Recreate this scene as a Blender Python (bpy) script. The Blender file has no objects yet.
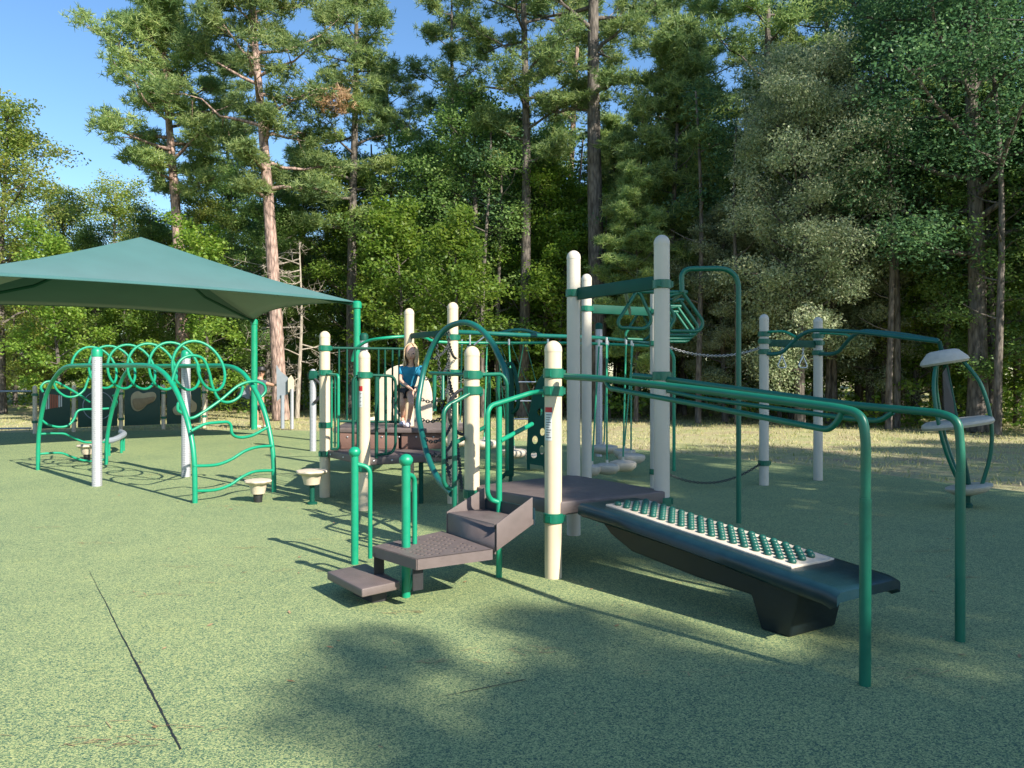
import bpy, bmesh, math, random
import numpy as np
from mathutils import Vector, Matrix, Quaternion
V = Vector
R = math.radians
SC = bpy.context.scene
COL = SC.collection
F, CX, HY, CH = 770.0, 512.0, 376.0, 1.48     # focal length (px), centre column, horizon row, eye height

# ---------------------------------------------------------------- placing helpers
def W(px, py, D):                  # a measured sight line at distance D
    return V(((px-CX)/F*D, D, CH-(py-HY)/F*D))
def G(px, py):                     # foot of something standing on the ground
    D = CH*F/(py-HY); return V(((px-CX)/F*D, D, 0))
def H(px, py, z):                  # something at known height z
    D = (CH-z)*F/(py-HY); return V(((px-CX)/F*D, D, z))
def PP(px, py, A, B):              # a point in the upright plane over ground line A-B
    k = (px-CX)/F
    dx, dy = B[0]-A[0], B[1]-A[1]
    t = (k*A[1]-A[0])/(dx-k*dy)
    y = A[1]+t*dy
    return V((k*y, y, CH-(py-HY)/F*y))

# ---------------------------------------------------------------- materials
def node_mat(name):
    m = bpy.data.materials.new(name); m.use_nodes = True
    nt = m.node_tree
    return m, nt, nt.nodes['Principled BSDF']
def N(nt, t, **kw):
    n = nt.nodes.new(t)
    for k, v in kw.items():
        if k in n.inputs.keys(): n.inputs[k].default_value = v
        else: setattr(n, k, v)
    return n
def ramp(nt, fac, stops):
    r = nt.nodes.new('ShaderNodeValToRGB')
    el = r.color_ramp.elements
    while len(el) < len(stops): el.new(0.5)
    for e, (p, c) in zip(el, stops):
        e.position = p; e.color = (*c, 1)
    nt.links.new(fac, r.inputs[0]); return r
def paint(name, c, rough=.4, var=.12, scale=6, metal=0, bump=0, bscale=60, coat=0, dirt=None, spec=.5):
    m, nt, b = node_mat(name)
    tc = N(nt, 'ShaderNodeTexCoord')
    no = N(nt, 'ShaderNodeTexNoise', Scale=scale, Detail=6, Roughness=.65)
    nt.links.new(tc.outputs['Object'], no.inputs['Vector'])
    lo = tuple(x*(1-var) for x in c); hi = tuple(min(1, x*(1+var)) for x in c)
    st = [(.3, lo), (.7, hi)]
    if dirt: st = [(.26, dirt), (.36, lo), (.7, hi)]
    r = ramp(nt, no.outputs[0], st)
    nt.links.new(r.outputs[0], b.inputs['Base Color'])
    b.inputs['Roughness'].default_value = rough
    rr = N(nt, 'ShaderNodeMapRange'); rr.inputs[3].default_value = max(0, rough-.1); rr.inputs[4].default_value = min(1, rough+.15)
    n2 = N(nt, 'ShaderNodeTexNoise', Scale=scale*4, Detail=4)
    nt.links.new(tc.outputs['Object'], n2.inputs['Vector'])
    nt.links.new(n2.outputs[0], rr.inputs[0]); nt.links.new(rr.outputs[0], b.inputs['Roughness'])
    b.inputs['Metallic'].default_value = metal
    b.inputs['Coat Weight'].default_value = coat; b.inputs['Specular IOR Level'].default_value = spec
    if bump:
        n3 = N(nt, 'ShaderNodeTexNoise', Scale=bscale, Detail=3)
        nt.links.new(tc.outputs['Object'], n3.inputs['Vector'])
        bp = N(nt, 'ShaderNodeBump', Strength=bump, Distance=.01)
        nt.links.new(n3.outputs[0], bp.inputs['Height']); nt.links.new(bp.outputs[0], b.inputs['Normal'])
    return m
M = {}
M['green'] = paint('green_paint', (.005, .24, .13), .36, .10, 5, bump=.05, bscale=200)
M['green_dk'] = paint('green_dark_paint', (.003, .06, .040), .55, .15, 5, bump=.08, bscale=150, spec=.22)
M['green_mid_shaded'] = paint('green_mid_shaded_paint', (.004, .12, .072), .36, .12, 5)  # mid green clamps; also green paint darkened to carry shade on rails and bars
M['teal'] = paint('teal_paint', (.006, .105, .085), .34, .10, 5)
M['cream'] = paint('cream_post_paint', (.60, .49, .345), .45, .05, 3, bump=.04, bscale=120, dirt=(.52, .45, .34))
M['white'] = paint('shaded_post_paint', (.52, .475, .405), .45, .05, 3, bump=.04, bscale=120)  # cream paint greyed, with shade put into the colour of shaded posts
M['deck'] = paint('deck_vinyl', (.125, .097, .092), .55, .14, 9, bump=.25, bscale=220)
M['brown'] = paint('brown_vinyl', (.17, .095, .075), .55, .15, 6, bump=.2, bscale=150)
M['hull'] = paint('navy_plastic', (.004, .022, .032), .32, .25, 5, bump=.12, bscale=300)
M['stud'] = paint('stud_plastic', (.006, .075, .055), .4, .15, 20)
M['sand'] = paint('sand_plastic', (.56, .47, .36), .55, .10, 10, bump=.2, bscale=90, dirt=(.40, .33, .25))
M['disc'] = paint('disc_plastic', (.54, .47, .38), .55, .12, 10, bump=.2, bscale=60, dirt=(.36, .33, .29))
M['steel'] = paint('steel', (.50, .52, .54), .35, .1, 20, metal=.9)
M['black'] = paint('black_rubber', (.018, .018, .02), .5, .2, 20)
M['chain'] = paint('chain_coating', (.03, .035, .035), .45, .2, 30)
M['chain_w'] = paint('galvanised_chain', (.36, .36, .36), .5, .2, 30, metal=.4)
M['panel'] = paint('panel_green', (.004, .045, .034), .5, .12, 4)
M['grey'] = paint('grey_panel', (.24, .27, .31), .45, .1, 4)
M['red'] = paint('red_label', (.45, .02, .025), .5, .05, 10)
M['label'] = paint('label_white', (.6, .6, .58), .5, .05, 10)
M['ink'] = paint('label_ink', (.12, .12, .13), .6, .05, 10)
M['orange'] = paint('orange_bar', (.42, .12, .07), .5, .1, 10)
M['skin'] = paint('skin', (.56, .33, .24), .5, .08, 20)
M['skin2'] = paint('sun_tanned_skin', (.48, .27, .19), .5, .08, 20)
M['hair'] = paint('blonde_hair', (.45, .33, .19), .5, .35, 40, bump=.4, bscale=120)
M['shirt'] = paint('blue_shirt', (.012, .20, .34), .8, .2, 12, bump=.3, bscale=25)
M['cloth'] = paint('charcoal_cloth', (.035, .04, .05), .85, .2, 12, bump=.3, bscale=25)
M['shirt2'] = paint('faded_dark_shirt', (.075, .085, .11), .85, .2, 12, bump=.3, bscale=25)
M['shoe'] = paint('pale_shoe', (.62, .55, .62), .6, .15, 20)
M['eye'] = paint('eye', (.03, .03, .04), .2, .1, 20)
M['lip'] = paint('lip', (.45, .16, .13), .5, .1, 20)

def perf_mat():                       # grey tube with pale round perforations
    m, nt, b = node_mat('perforated_steel')
    tc = N(nt, 'ShaderNodeTexCoord')
    vo = N(nt, 'ShaderNodeTexVoronoi', Scale=38, Randomness=.15)
    nt.links.new(tc.outputs['Object'], vo.inputs['Vector'])
    r = ramp(nt, vo.outputs['Distance'], [(.2, (.13, .14, .16)), (.36, (.42, .425, .45))])
    nt.links.new(r.outputs[0], b.inputs['Base Color']); b.inputs['Roughness'].default_value = .45
    b.inputs['Metallic'].default_value = .25
    return m
M['beige'] = paint('beige_plastic', (.36, .30, .19), .5, .12, 6)
M['perf'] = perf_mat()

def turf_mat():
    m, nt, b = node_mat('rubber_turf')
    tc = N(nt, 'ShaderNodeTexCoord')
    vo = N(nt, 'ShaderNodeTexVoronoi', Scale=190); vo.feature = 'F1'
    nw = N(nt, 'ShaderNodeTexNoise', Scale=60, Detail=3)
    mx = N(nt, 'ShaderNodeMix'); mx.data_type = 'VECTOR'; mx.inputs[0].default_value = .02
    nt.links.new(tc.outputs['Object'], mx.inputs[4]); nt.links.new(nw.outputs['Color'], mx.inputs[5])
    nt.links.new(tc.outputs['Object'], nw.inputs['Vector'])
    nt.links.new(mx.outputs[1], vo.inputs['Vector'])
    sp = N(nt, 'ShaderNodeSeparateColor'); nt.links.new(vo.outputs['Color'], sp.inputs[0])
    # broad wear: more tan granules in some areas
    big = N(nt, 'ShaderNodeTexNoise', Scale=.55, Detail=5, Roughness=.6)
    nt.links.new(tc.outputs['Object'], big.inputs['Vector'])
    ad = N(nt, 'ShaderNodeMath', operation='MULTIPLY_ADD'); ad.inputs[1].default_value = .36; 
    nt.links.new(big.outputs[0], ad.inputs[0]); nt.links.new(sp.outputs[0], ad.inputs[2])
    sb = N(nt, 'ShaderNodeMath', operation='SUBTRACT'); sb.inputs[1].default_value = .18
    nt.links.new(ad.outputs[0], sb.inputs[0])
    r = ramp(nt, sb.outputs[0], [(.10, (.045, .10, .062)), (.34, (.12, .20, .095)), (.56, (.255, .32, .13)), (.82, (.40, .43, .18))])
    b2 = N(nt, 'ShaderNodeTexNoise', Scale=3.2, Detail=7, Roughness=.7)
    nt.links.new(tc.outputs['Object'], b2.inputs['Vector'])
    r2 = ramp(nt, b2.outputs[0], [(.3, (.86, .88, .88)), (.55, (1, 1, 1)), (.75, (1.0, .97, .88))])
    mm = N(nt, 'ShaderNodeMix'); mm.data_type = 'RGBA'; mm.blend_type = 'MULTIPLY'; mm.inputs[0].default_value = 1
    nt.links.new(r.outputs[0], mm.inputs[6]); nt.links.new(r2.outputs[0], mm.inputs[7])
    nt.links.new(mm.outputs[2], b.inputs['Base Color'])
    b.inputs['Roughness'].default_value = .85
    bp = N(nt, 'ShaderNodeBump', Strength=.55, Distance=.006)
    nt.links.new(vo.outputs['Distance'], bp.inputs['Height']); bp.invert = True
    nt.links.new(bp.outputs[0], b.inputs['Normal'])
    return m
M['turf'] = turf_mat()
def ground_mat():
    m, nt, b = node_mat('dry_grass_ground')
    tc = N(nt, 'ShaderNodeTexCoord')
    a = N(nt, 'ShaderNodeTexNoise', Scale=.9, Detail=8, Roughness=.7)
    c = N(nt, 'ShaderNodeTexNoise', Scale=26, Detail=6, Roughness=.8)
    for n in (a, c): nt.links.new(tc.outputs['Object'], n.inputs['Vector'])
    r1 = ramp(nt, a.outputs[0], [(.35, (.24, .28, .10)), (.5, (.40, .37, .19)), (.65, (.33, .26, .16))])
    r2 = ramp(nt, c.outputs[0], [(.3, (.45, .45, .45)), (.6, (1.2, 1.2, 1.2))])
    mm = N(nt, 'ShaderNodeMix'); mm.data_type = 'RGBA'; mm.blend_type = 'MULTIPLY'; mm.inputs[0].default_value = 1
    nt.links.new(r1.outputs[0], mm.inputs[6]); nt.links.new(r2.outputs[0], mm.inputs[7])
    nt.links.new(mm.outputs[2], b.inputs['Base Color']); b.inputs['Roughness'].default_value = .95
    bp = N(nt, 'ShaderNodeBump', Strength=.8, Distance=.03)
    nt.links.new(c.outputs[0], bp.inputs['Height']); nt.links.new(bp.outputs[0], b.inputs['Normal'])
    return m
M['ground'] = ground_mat()
def leaf_mat(name, cols, trans=.35, rough=.5, tcol=None):
    m = bpy.data.materials.new(name); m.use_nodes = True
    nt = m.node_tree; nt.nodes.clear()
    out = N(nt, 'ShaderNodeOutputMaterial')
    g = N(nt, 'ShaderNodeNewGeometry'); oi = N(nt, 'ShaderNodeObjectInfo')
    tc = N(nt, 'ShaderNodeTexCoord')
    no = N(nt, 'ShaderNodeTexNoise', Scale=.6, Detail=3)
    nt.links.new(tc.outputs['Object'], no.inputs['Vector'])
    a = N(nt, 'ShaderNodeMath', operation='MULTIPLY_ADD'); a.inputs[1].default_value = .5
    nt.links.new(g.outputs['Random Per Island'], a.inputs[0])
    s = N(nt, 'ShaderNodeMath', operation='MULTIPLY_ADD'); s.inputs[1].default_value = .8; s.inputs[2].default_value = -.22
    nt.links.new(no.outputs[0], s.inputs[0]); nt.links.new(s.outputs[0], a.inputs[2])
    n = len(cols)
    r = ramp(nt, a.outputs[0], [((i+.5)/n, c) for i, c in enumerate(cols)])
    hs = N(nt, 'ShaderNodeHueSaturation'); nt.links.new(r.outputs[0], hs.inputs['Color'])
    mr = N(nt, 'ShaderNodeMapRange'); mr.inputs[3].default_value = .8; mr.inputs[4].default_value = 1.2
    nt.links.new(oi.outputs['Random'], mr.inputs[0]); nt.links.new(mr.outputs[0], hs.inputs['Value'])
    p = N(nt, 'ShaderNodeBsdfPrincipled'); p.inputs['Roughness'].default_value = rough
    p.inputs['Specular IOR Level'].default_value = .35
    t = N(nt, 'ShaderNodeBsdfTranslucent')
    nt.links.new(hs.outputs[0], p.inputs['Base Color'])
    h2 = N(nt, 'ShaderNodeHueSaturation', Hue=.497, Saturation=1.05, Value=1.75)
    nt.links.new(hs.outputs[0], h2.inputs['Color']); nt.links.new(h2.outputs[0], t.inputs['Color'])
    mx = N(nt, 'ShaderNodeMixShader'); mx.inputs[0].default_value = trans
    nt.links.new(p.outputs[0], mx.inputs[1]); nt.links.new(t.outputs[0], mx.inputs[2])
    nt.links.new(mx.outputs[0], out.inputs[0])
    return m
M['leaf'] = leaf_mat('broad_leaf', [(.07, .14, .045), (.13, .22, .065), (.20, .30, .09), (.31, .37, .12)], .45)
M['leaf_dk'] = leaf_mat('dark_shaded_leaf', [(.035, .085, .045), (.06, .13, .06), (.095, .18, .075), (.15, .23, .09)], .38)  # dark green foliage, lowered further so the colour itself carries some shade
M['leaf_y'] = leaf_mat('yellowing_leaf', [(.12, .19, .045), (.20, .27, .065), (.30, .32, .08), (.36, .28, .09)], .42)
M['leaf_b'] = leaf_mat('bright_leaf', [(.07, .14, .025), (.13, .22, .035), (.20, .28, .05), (.26, .30, .06)], .45)
M['leaf_s'] = leaf_mat('silver_leaf', [(.13, .19, .10), (.25, .30, .17), (.38, .41, .26), (.50, .50, .34)], .35)
M['needle'] = leaf_mat('pine_needle', [(.08, .15, .06), (.16, .24, .085), (.28, .35, .12), (.39, .42, .16)], .38)
M['needle_br'] = leaf_mat('dead_needle', [(.26, .16, .08), (.36, .23, .13), (.44, .32, .20)], .2)
def bark_mat(name, lo, hi, sc=3):
    m, nt, b = node_mat(name)
    tc = N(nt, 'ShaderNodeTexCoord'); mp = N(nt, 'ShaderNodeMapping'); mp.inputs['Scale'].default_value = (sc*3, sc*3, sc*.8)
    nt.links.new(tc.outputs['Object'], mp.inputs[0])
    vo = N(nt, 'ShaderNodeTexVoronoi', Scale=1.5); no = N(nt, 'ShaderNodeTexNoise', Scale=3, Detail=8, Roughness=.7)
    for n in (vo, no): nt.links.new(mp.outputs[0], n.inputs['Vector'])
    mu = N(nt, 'ShaderNodeMath', operation='MULTIPLY'); nt.links.new(vo.outputs['Distance'], mu.inputs[0]); nt.links.new(no.outputs[0], mu.inputs[1])
    r = ramp(nt, mu.outputs[0], [(.08, hi), (.45, lo)])
    nt.links.new(r.outputs[0], b.inputs['Base Color']); b.inputs['Roughness'].default_value = .9
    bp = N(nt, 'ShaderNodeBump', Strength=.9, Distance=.05); bp.invert = True
    nt.links.new(mu.outputs[0], bp.inputs['Height']); nt.links.new(bp.outputs[0], b.inputs['Normal'])
    return m
M['bark_pine'] = bark_mat('pine_bark', (.11, .075, .062), (.42, .29, .24))
M['bark_grey'] = bark_mat('grey_bark', (.05, .042, .036), (.17, .145, .125))
M['twig'] = bark_mat('bare_twig', (.20, .17, .14), (.40, .35, .29))
def fabric_mat():
    m = bpy.data.materials.new('shade_fabric'); m.use_nodes = True
    nt = m.node_tree; b = nt.nodes['Principled BSDF']
    out = nt.nodes['Material Output']
    tc = N(nt, 'ShaderNodeTexCoord'); no = N(nt, 'ShaderNodeTexNoise', Scale=1.3, Detail=6)
    nt.links.new(tc.outputs['Object'], no.inputs['Vector'])
    r = ramp(nt, no.outputs[0], [(.3, (.022, .10, .098)), (.7, (.03, .122, .12))])
    nt.links.new(r.outputs[0], b.inputs['Base Color']); b.inputs['Roughness'].default_value = .75
    b.inputs['Sheen Weight'].default_value = .3
    t = N(nt, 'ShaderNodeBsdfTranslucent'); t.inputs[0].default_value = (.02, .12, .09, 1)
    mx = N(nt, 'ShaderNodeMixShader'); mx.inputs[0].default_value = .02
    nt.links.new(b.outputs[0], mx.inputs[1]); nt.links.new(t.outputs[0], mx.inputs[2]); nt.links.new(mx.outputs[0], out.inputs[0])
    return m
M['fabric'] = fabric_mat()

# ---------------------------------------------------------------- mesh builder
def fillet(pts, rad=.08, n=6):
    pts = [V(p) for p in pts]; out = [pts[0]]
    for i in range(1, len(pts)-1):
        a, b, c = pts[i-1], pts[i], pts[i+1]
        d1, d2 = (a-b), (c-b)
        r = min(rad, d1.length*.49, d2.length*.49)
        p, q = b+d1.normalized()*r, b+d2.normalized()*r
        for k in range(n+1):
            t = k/n; out.append((1-t)**2*p+2*t*(1-t)*b+t*t*q)
    out.append(pts[-1]); return out
def smooth(pts, n=8, closed=False):            # Catmull-Rom
    pts = [V(p) for p in pts]; out = []
    L = len(pts)
    for i in range(L if closed else L-1):
        g = (lambda j: pts[j % L]) if closed else (lambda j: pts[max(0, min(L-1, j))])
        p0, p1, p2, p3 = g(i-1), g(i), g(i+1), g(i+2)
        for k in range(n):
            t = k/n
            out.append(.5*((2*p1)+(p2-p0)*t+(2*p0-5*p1+4*p2-p3)*t*t+(3*p1-p0-3*p2+p3)*t**3))
    if not closed: out.append(pts[-1])
    return out
class MB:
    def __init__(s): s.v = []; s.f = []
    def add(s, vs, fs):
        o = len(s.v); s.v += [tuple(x) for x in vs]; s.f += [tuple(i+o for i in f) for f in fs]; return s
    def tube(s, pts, r, seg=12, closed=False, caps=True, ref=None):
        pts = [V(p) for p in pts]; n = len(pts)
        rr = r if hasattr(r, '__len__') else [r]*n
        vs = []; t0 = None; nrm = None
        for i in range(n):
            if closed: t = (pts[(i+1) % n]-pts[i-1])
            else: t = pts[min(i+1, n-1)]-pts[max(i-1, 0)]
            if t.length < 1e-9: t = t0 or V((0, 0, 1))
            t = t.normalized()
            if nrm is None:
                a = ref or (V((0, 0, 1)) if abs(t.z) < .9 else V((1, 0, 0)))
                nrm = (a-t*a.dot(t)).normalized()
            else:
                nrm = nrm-t*nrm.dot(t); nrm.normalize()
            b = t.cross(nrm)
            for k in range(seg):
                a = 2*math.pi*k/seg
                vs.append(pts[i]+(nrm*math.cos(a)+b*math.sin(a))*rr[i])
            t0 = t
        fs = []
        m = n if closed else n-1
        for i in range(m):
            j = (i+1) % n
            for k in range(seg):
                l = (k+1) % seg
                fs.append((i*seg+k, i*seg+l, j*seg+l, j*seg+k))
        if caps and not closed:
            fs.append(tuple(range(seg-1, -1, -1))); fs.append(tuple((n-1)*seg+k for k in range(seg)))
        return s.add(vs, fs)
    def lathe(s, prof, c=(0, 0, 0), seg=24, axis=None, xs=1, wob=None):
        c = V(c); Q = V((0, 0, 1)).rotation_difference(V(axis)) if axis else Quaternion()
        vs = []; fs = []
        for (r, z) in prof:
            for k in range(seg):
                a = 2*math.pi*k/seg; r2 = r*(wob(a) if wob else 1)
                vs.append(c+Q@V((math.cos(a)*r2*xs, math.sin(a)*r2, z)))
        for i in range(len(prof)-1):
            for k in range(seg):
                l = (k+1) % seg; fs.append((i*seg+k, i*seg+l, (i+1)*seg+l, (i+1)*seg+k))
        fs.append(tuple(range(seg-1, -1, -1))); fs.append(tuple((len(prof)-1)*seg+k for k in range(seg)))
        return s.add(vs, fs)
    def prism(s, poly, vec):                    # 3D polygon extruded along vec
        poly = [V(p) for p in poly]; vec = V(vec); n = len(poly)
        vs = poly+[p+vec for p in poly]
        fs = [tuple(range(n)), tuple(range(2*n-1, n-1, -1))]+[(i, (i+1) % n, (i+1) % n+n, i+n)[::-1] for i in range(n)]
        return s.add(vs, fs)
    def box(s, c, ax, ay, az):                  # centre and three half-axis vectors
        c, ax, ay, az = V(c), V(ax), V(ay), V(az)
        vs = [c+ax*i+ay*j+az*k for k in (-1, 1) for j in (-1, 1) for i in (-1, 1)]
        return s.add(vs, [(0, 2, 3, 1), (4, 5, 7, 6), (0, 1, 5, 4), (2, 6, 7, 3), (0, 4, 6, 2), (1, 3, 7, 5)])
    def ball(s, c, r, seg=12, ring=8, sc=(1, 1, 1), Q=None):
        prof = []; c = V(c); vs = []; fs = []
        for i in range(ring+1):
            a = math.pi*i/ring
            for k in range(seg):
                b = 2*math.pi*k/seg
                p = V((math.sin(a)*math.cos(b)*sc[0], math.sin(a)*math.sin(b)*sc[1], math.cos(a)*sc[2]))*r
                if Q: p = Q@p
                vs.append(c+p)
        for i in range(ring):
            for k in range(seg):
                l = (k+1) % seg; fs.append((i*seg+k, (i+1)*seg+k, (i+1)*seg+l, i*seg+l))
        return s.add(vs, fs)
    def build(s, name, mat, parent=None, bevel=0, sharp=35, label=None):
        me = bpy.data.meshes.new(name); me.from_pydata(s.v, [], s.f); me.materials.append(mat)
        bm = bmesh.new(); bm.from_mesh(me); bmesh.ops.remove_doubles(bm, verts=bm.verts, dist=1e-5)
        bmesh.ops.recalc_face_normals(bm, faces=bm.faces)
        if bevel:
            ed = [e for e in bm.edges if len(e.link_faces) == 2 and e.calc_face_angle(0) > R(40)]
            bmesh.ops.bevel(bm, geom=ed, offset=bevel, segments=3, profile=.5, affect='EDGES', clamp_overlap=True)
        for f in bm.faces: f.smooth = True
        bm.to_mesh(me); bm.free()
        me.set_sharp_from_angle(angle=R(sharp))
        o = bpy.data.objects.new(name, me); COL.objects.link(o)
        if parent:
            o.parent = parent; o.matrix_parent_inverse = Matrix.Translation(-wpos(parent))
        if label: o['label'] = label
        return o
WP = {}
def wpos(o):
    if not o.parent: return V(o.location)
    return wpos(o.parent)+o.matrix_parent_inverse.translation+V(o.location)
def thing(name, label, cat, loc=(0, 0, 0), group=None):
    o = bpy.data.objects.new(name, None); COL.objects.link(o); o.location = loc; o.empty_display_size = .1
    o['label'] = label; o['category'] = cat
    if group: o['group'] = group
    return o
def tag(o, label, cat, group=None):
    o['label'] = label; o['category'] = cat
    if group: o['group'] = group
    return o

# ---------------------------------------------------------------- the setting
def flat_sheet(name, poly, z, mat, thick=.0):
    mb = MB(); n = len(poly)
    mb.add([(x, y, z) for x, y in poly]+[(x, y, z-.03) for x, y in poly], [tuple(range(n))]+[(i, (i+1) % n, (i+1) % n+n, i+n) for i in range(n)])
    o = mb.build(name, mat); o['kind'] = 'structure'; return o
rg = random.Random(4)
# ground: one sheet to the horizon
nx = 90
xs = [math.copysign(abs(t)**2.2*400, t) for t in np.linspace(-1, 1, nx)]
vs = []
for j in range(nx):
    for i in range(nx):
        x, y = xs[i], xs[j]
        d = max(0, math.hypot(x+1, y-10)-24)
        z = min(1, d/14)*(.18*math.sin(x*.31+1)+.14*math.sin(y*.27)+.25) + (0 if d < 30 else (d-30)*.01)
        vs.append((x, y, z-.03))
mb = MB(); mb.add(vs, [(j*nx+i, j*nx+i+1, (j+1)*nx+i+1, (j+1)*nx+i) for j in range(nx-1) for i in range(nx-1)])
o = mb.build('ground', M['ground'], sharp=180); o['kind'] = 'structure'
TP = [(-45, -30), (13, -30), (13, -4), (9.6, 4.5), (6.6, 9.7), (5.2, 12.2), (3.9, 13.9), (1.9, 16.2), (-.8, 18.4), (-3.8, 20.2), (-6.8, 21.3), (-10, 20.9), (-13, 20.2), (-20, 18.9), (-45, 16)]
flat_sheet('rubber_surfacing', TP, .0, M['turf'])
def seam(pts, w):
    vs = []; fs = []
    P = [G(*p) for p in pts]
    for i, p in enumerate(P):
        d = (P[min(i+1, len(P)-1)]-P[max(i-1, 0)]).normalized(); nrm = V((-d.y, d.x, 0))
        ww = w*min(1, (.25+1.6*i/len(P)))*(.6+.5*rg.random())
        vs += [(*(p+nrm*ww)[:2], .004), (*(p-nrm*ww)[:2], .004)]
    return vs, [(2*i, 2*i+1, 2*i+3, 2*i+2) for i in range(len(P)-1)]
def line(a, b, n, j=0): return [(a[0]+(b[0]-a[0])*i/n+(rg.random()-.5)*j, a[1]+(b[1]-a[1])*i/n) for i in range(n+1)]
mb = MB(); mb.add(*seam(line((90, 572), (128, 648), 16, .9)+line((129, 650), (181, 750), 36, 1.1), .005))
o = mb.build('surface_crack', M['black']); o['kind'] = 'structure'
mb = MB(); mb.add(*seam(line((432, 699), (526, 680), 20, .6), .0035))
o = mb.build('surface_crack', M['black']); o['kind'] = 'structure'
# fallen pine needles on the surfacing
def blades(name, P, D, L, Wd, mat):      # numpy thin quads: centres, directions
    n = len(P); s = np.cross(D, [0, 0, 1.0]); s /= np.linalg.norm(s, axis=1)[:, None]+1e-9
    v = np.stack([P-D*L/2-s*Wd, P-D*L/2+s*Wd, P+D*L/2+s*Wd, P+D*L/2-s*Wd], 1).reshape(-1, 3)
    return np_mesh(name, v, np.arange(n*4).reshape(-1, 4), mat)
def inpoly(x, y, poly):
    c = False; j = len(poly)-1
    for i in range(len(poly)):
        if ((poly[i][1] > y) != (poly[j][1] > y)) and x < (poly[j][0]-poly[i][0])*(y-poly[i][1])/(poly[j][1]-poly[i][1])+poly[i][0]: c = not c
        j = i
    return c
def rand_unit(rs, n):
    v = rs.normal(0, 1, (n, 3)); return v/np.linalg.norm(v, axis=1)[:, None]
def np_mesh(name, v, f, mat):
    me = bpy.data.meshes.new(name)
    k = f.shape[1]; n = len(f)
    me.vertices.add(len(v)); me.vertices.foreach_set('co', v.astype(np.float32).ravel())
    me.loops.add(n*k); me.loops.foreach_set('vertex_index', f.astype(np.int32).ravel())
    me.polygons.add(n); me.polygons.foreach_set('loop_start', np.arange(0, n*k, k, dtype=np.int32))
    me.polygons.foreach_set('loop_total', np.full(n, k, dtype=np.int32))
    me.update(calc_edges=True); me.materials.append(mat)
    return me
rs = np.random.RandomState(7)
n = 650
c = np.stack([rs.uniform(-6, 4, 60), rs.uniform(2.6, 12, 60)], 1)
ci = rs.randint(0, 60, n)
P = np.zeros((n, 3)); P[:, :2] = c[ci]+rs.normal(0, 1, (n, 2))*[.16, .03]; P[:, 2] = .006
a = rs.normal(0, .45, n); D = np.stack([np.cos(a), np.sin(a), a*0], 1)
me = blades('fallen_needles', P, D, rs.uniform(.04, .12, (n, 1)), .0016, M['needle_br'])
o = bpy.data.objects.new('fallen_pine_needles', me); COL.objects.link(o); o['kind'] = 'stuff'
tag(o, 'rusty pine needles scattered over the green rubber surfacing', 'pine needles')

n = 420
q = rs.uniform(0, 1, n); P = np.zeros((n, 3)); P[:, 1] = 3+16*q**.8; P[:, 0] = P[:, 1]*rs.uniform(-.6, .75, n); P[:, 2] = .008
ok = [inpoly(x, y, TP) for x, y in P[:, :2]]; P = P[ok]; n = len(P)
d = rand_unit(rs, n); d[:, 2] *= .25; e2 = rand_unit(rs, n); e2[:, 2] *= .3; sz = rs.uniform(.012, .03, (n, 1))
v = np.stack([P-d*sz, P+e2*sz*.5, P+d*sz, P-e2*sz*.5], 1).reshape(-1, 3); v[:, 2] = np.maximum(v[:, 2], .003)
o = bpy.data.objects.new('fallen_leaves', np_mesh('fallen_leaves', v, np.arange(n*4).reshape(-1, 4), M['needle_br'])); COL.objects.link(o); o['kind'] = 'stuff'
tag(o, 'small dry brown leaves dotted over the rubber surfacing', 'leaves')
# dry lawn between surfacing and trees
pts = []
while len(pts) < 26000:
    y = rg.uniform(4, 34); x = rg.uniform(-18, 20)
    if abs(x) > .75*y+1 or inpoly(x, y, TP): continue
    if rg.random() > .35+.65*(math.sin(x*1.7+y)*math.sin(y*2.1-x*.6) > -.2): continue
    pts.append((x, y))
pts = np.array(pts); n = len(pts)
b0 = np.zeros((n, 3)); b0[:, :2] = pts
a = rs.uniform(0, 6.28, n); w = .012; h = rs.uniform(.03, .085, n)
sd = np.stack([np.cos(a), np.sin(a), a*0], 1)*w
tp = b0+np.stack([rs.normal(0, .03, n), rs.normal(0, .03, n), h], 1)
v = np.stack([b0-sd, b0+sd, tp], 1).reshape(-1, 3); v[:, 2] -= .012
M['grass'] = leaf_mat('dry_grass', [(.18, .22, .07), (.36, .35, .15), (.46, .40, .22), (.34, .27, .15)], .3)
o = bpy.data.objects.new('grass', np_mesh('grass', v, np.arange(n*3).reshape(-1, 3), M['grass'])); COL.objects.link(o); o['kind'] = 'stuff'
tag(o, 'dry patchy lawn between the rubber surfacing and the wood', 'grass')

# ---------------------------------------------------------------- trees
def leaves_np(rs, cen, rad, per, ll, lw, droop=0):
    cen = np.repeat(np.asarray(cen), per, 0); rad = np.repeat(np.asarray(rad), per, 0)
    n = len(cen); u = rand_unit(rs, n)*(rs.uniform(0, 1, (n, 1))**.45)
    P = cen+u*rad
    d = rand_unit(rs, n); d[:, 2] = d[:, 2]*.6-droop; d /= np.linalg.norm(d, axis=1)[:, None]
    nr = rand_unit(rs, n)*.7+np.array([0, 0, .8]); s = np.cross(d, nr); s /= np.linalg.norm(s, axis=1)[:, None]+1e-9
    L = ll*rs.uniform(.6, 1.3, (n, 1)); Wd = lw*rs.uniform(.7, 1.2, (n, 1))
    v = np.stack([P, P+d*L*.45+s*Wd, P+d*L, P+d*L*.45-s*Wd], 1).reshape(-1, 3)
    return v, np.arange(n*4).reshape(-1, 4)
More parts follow.
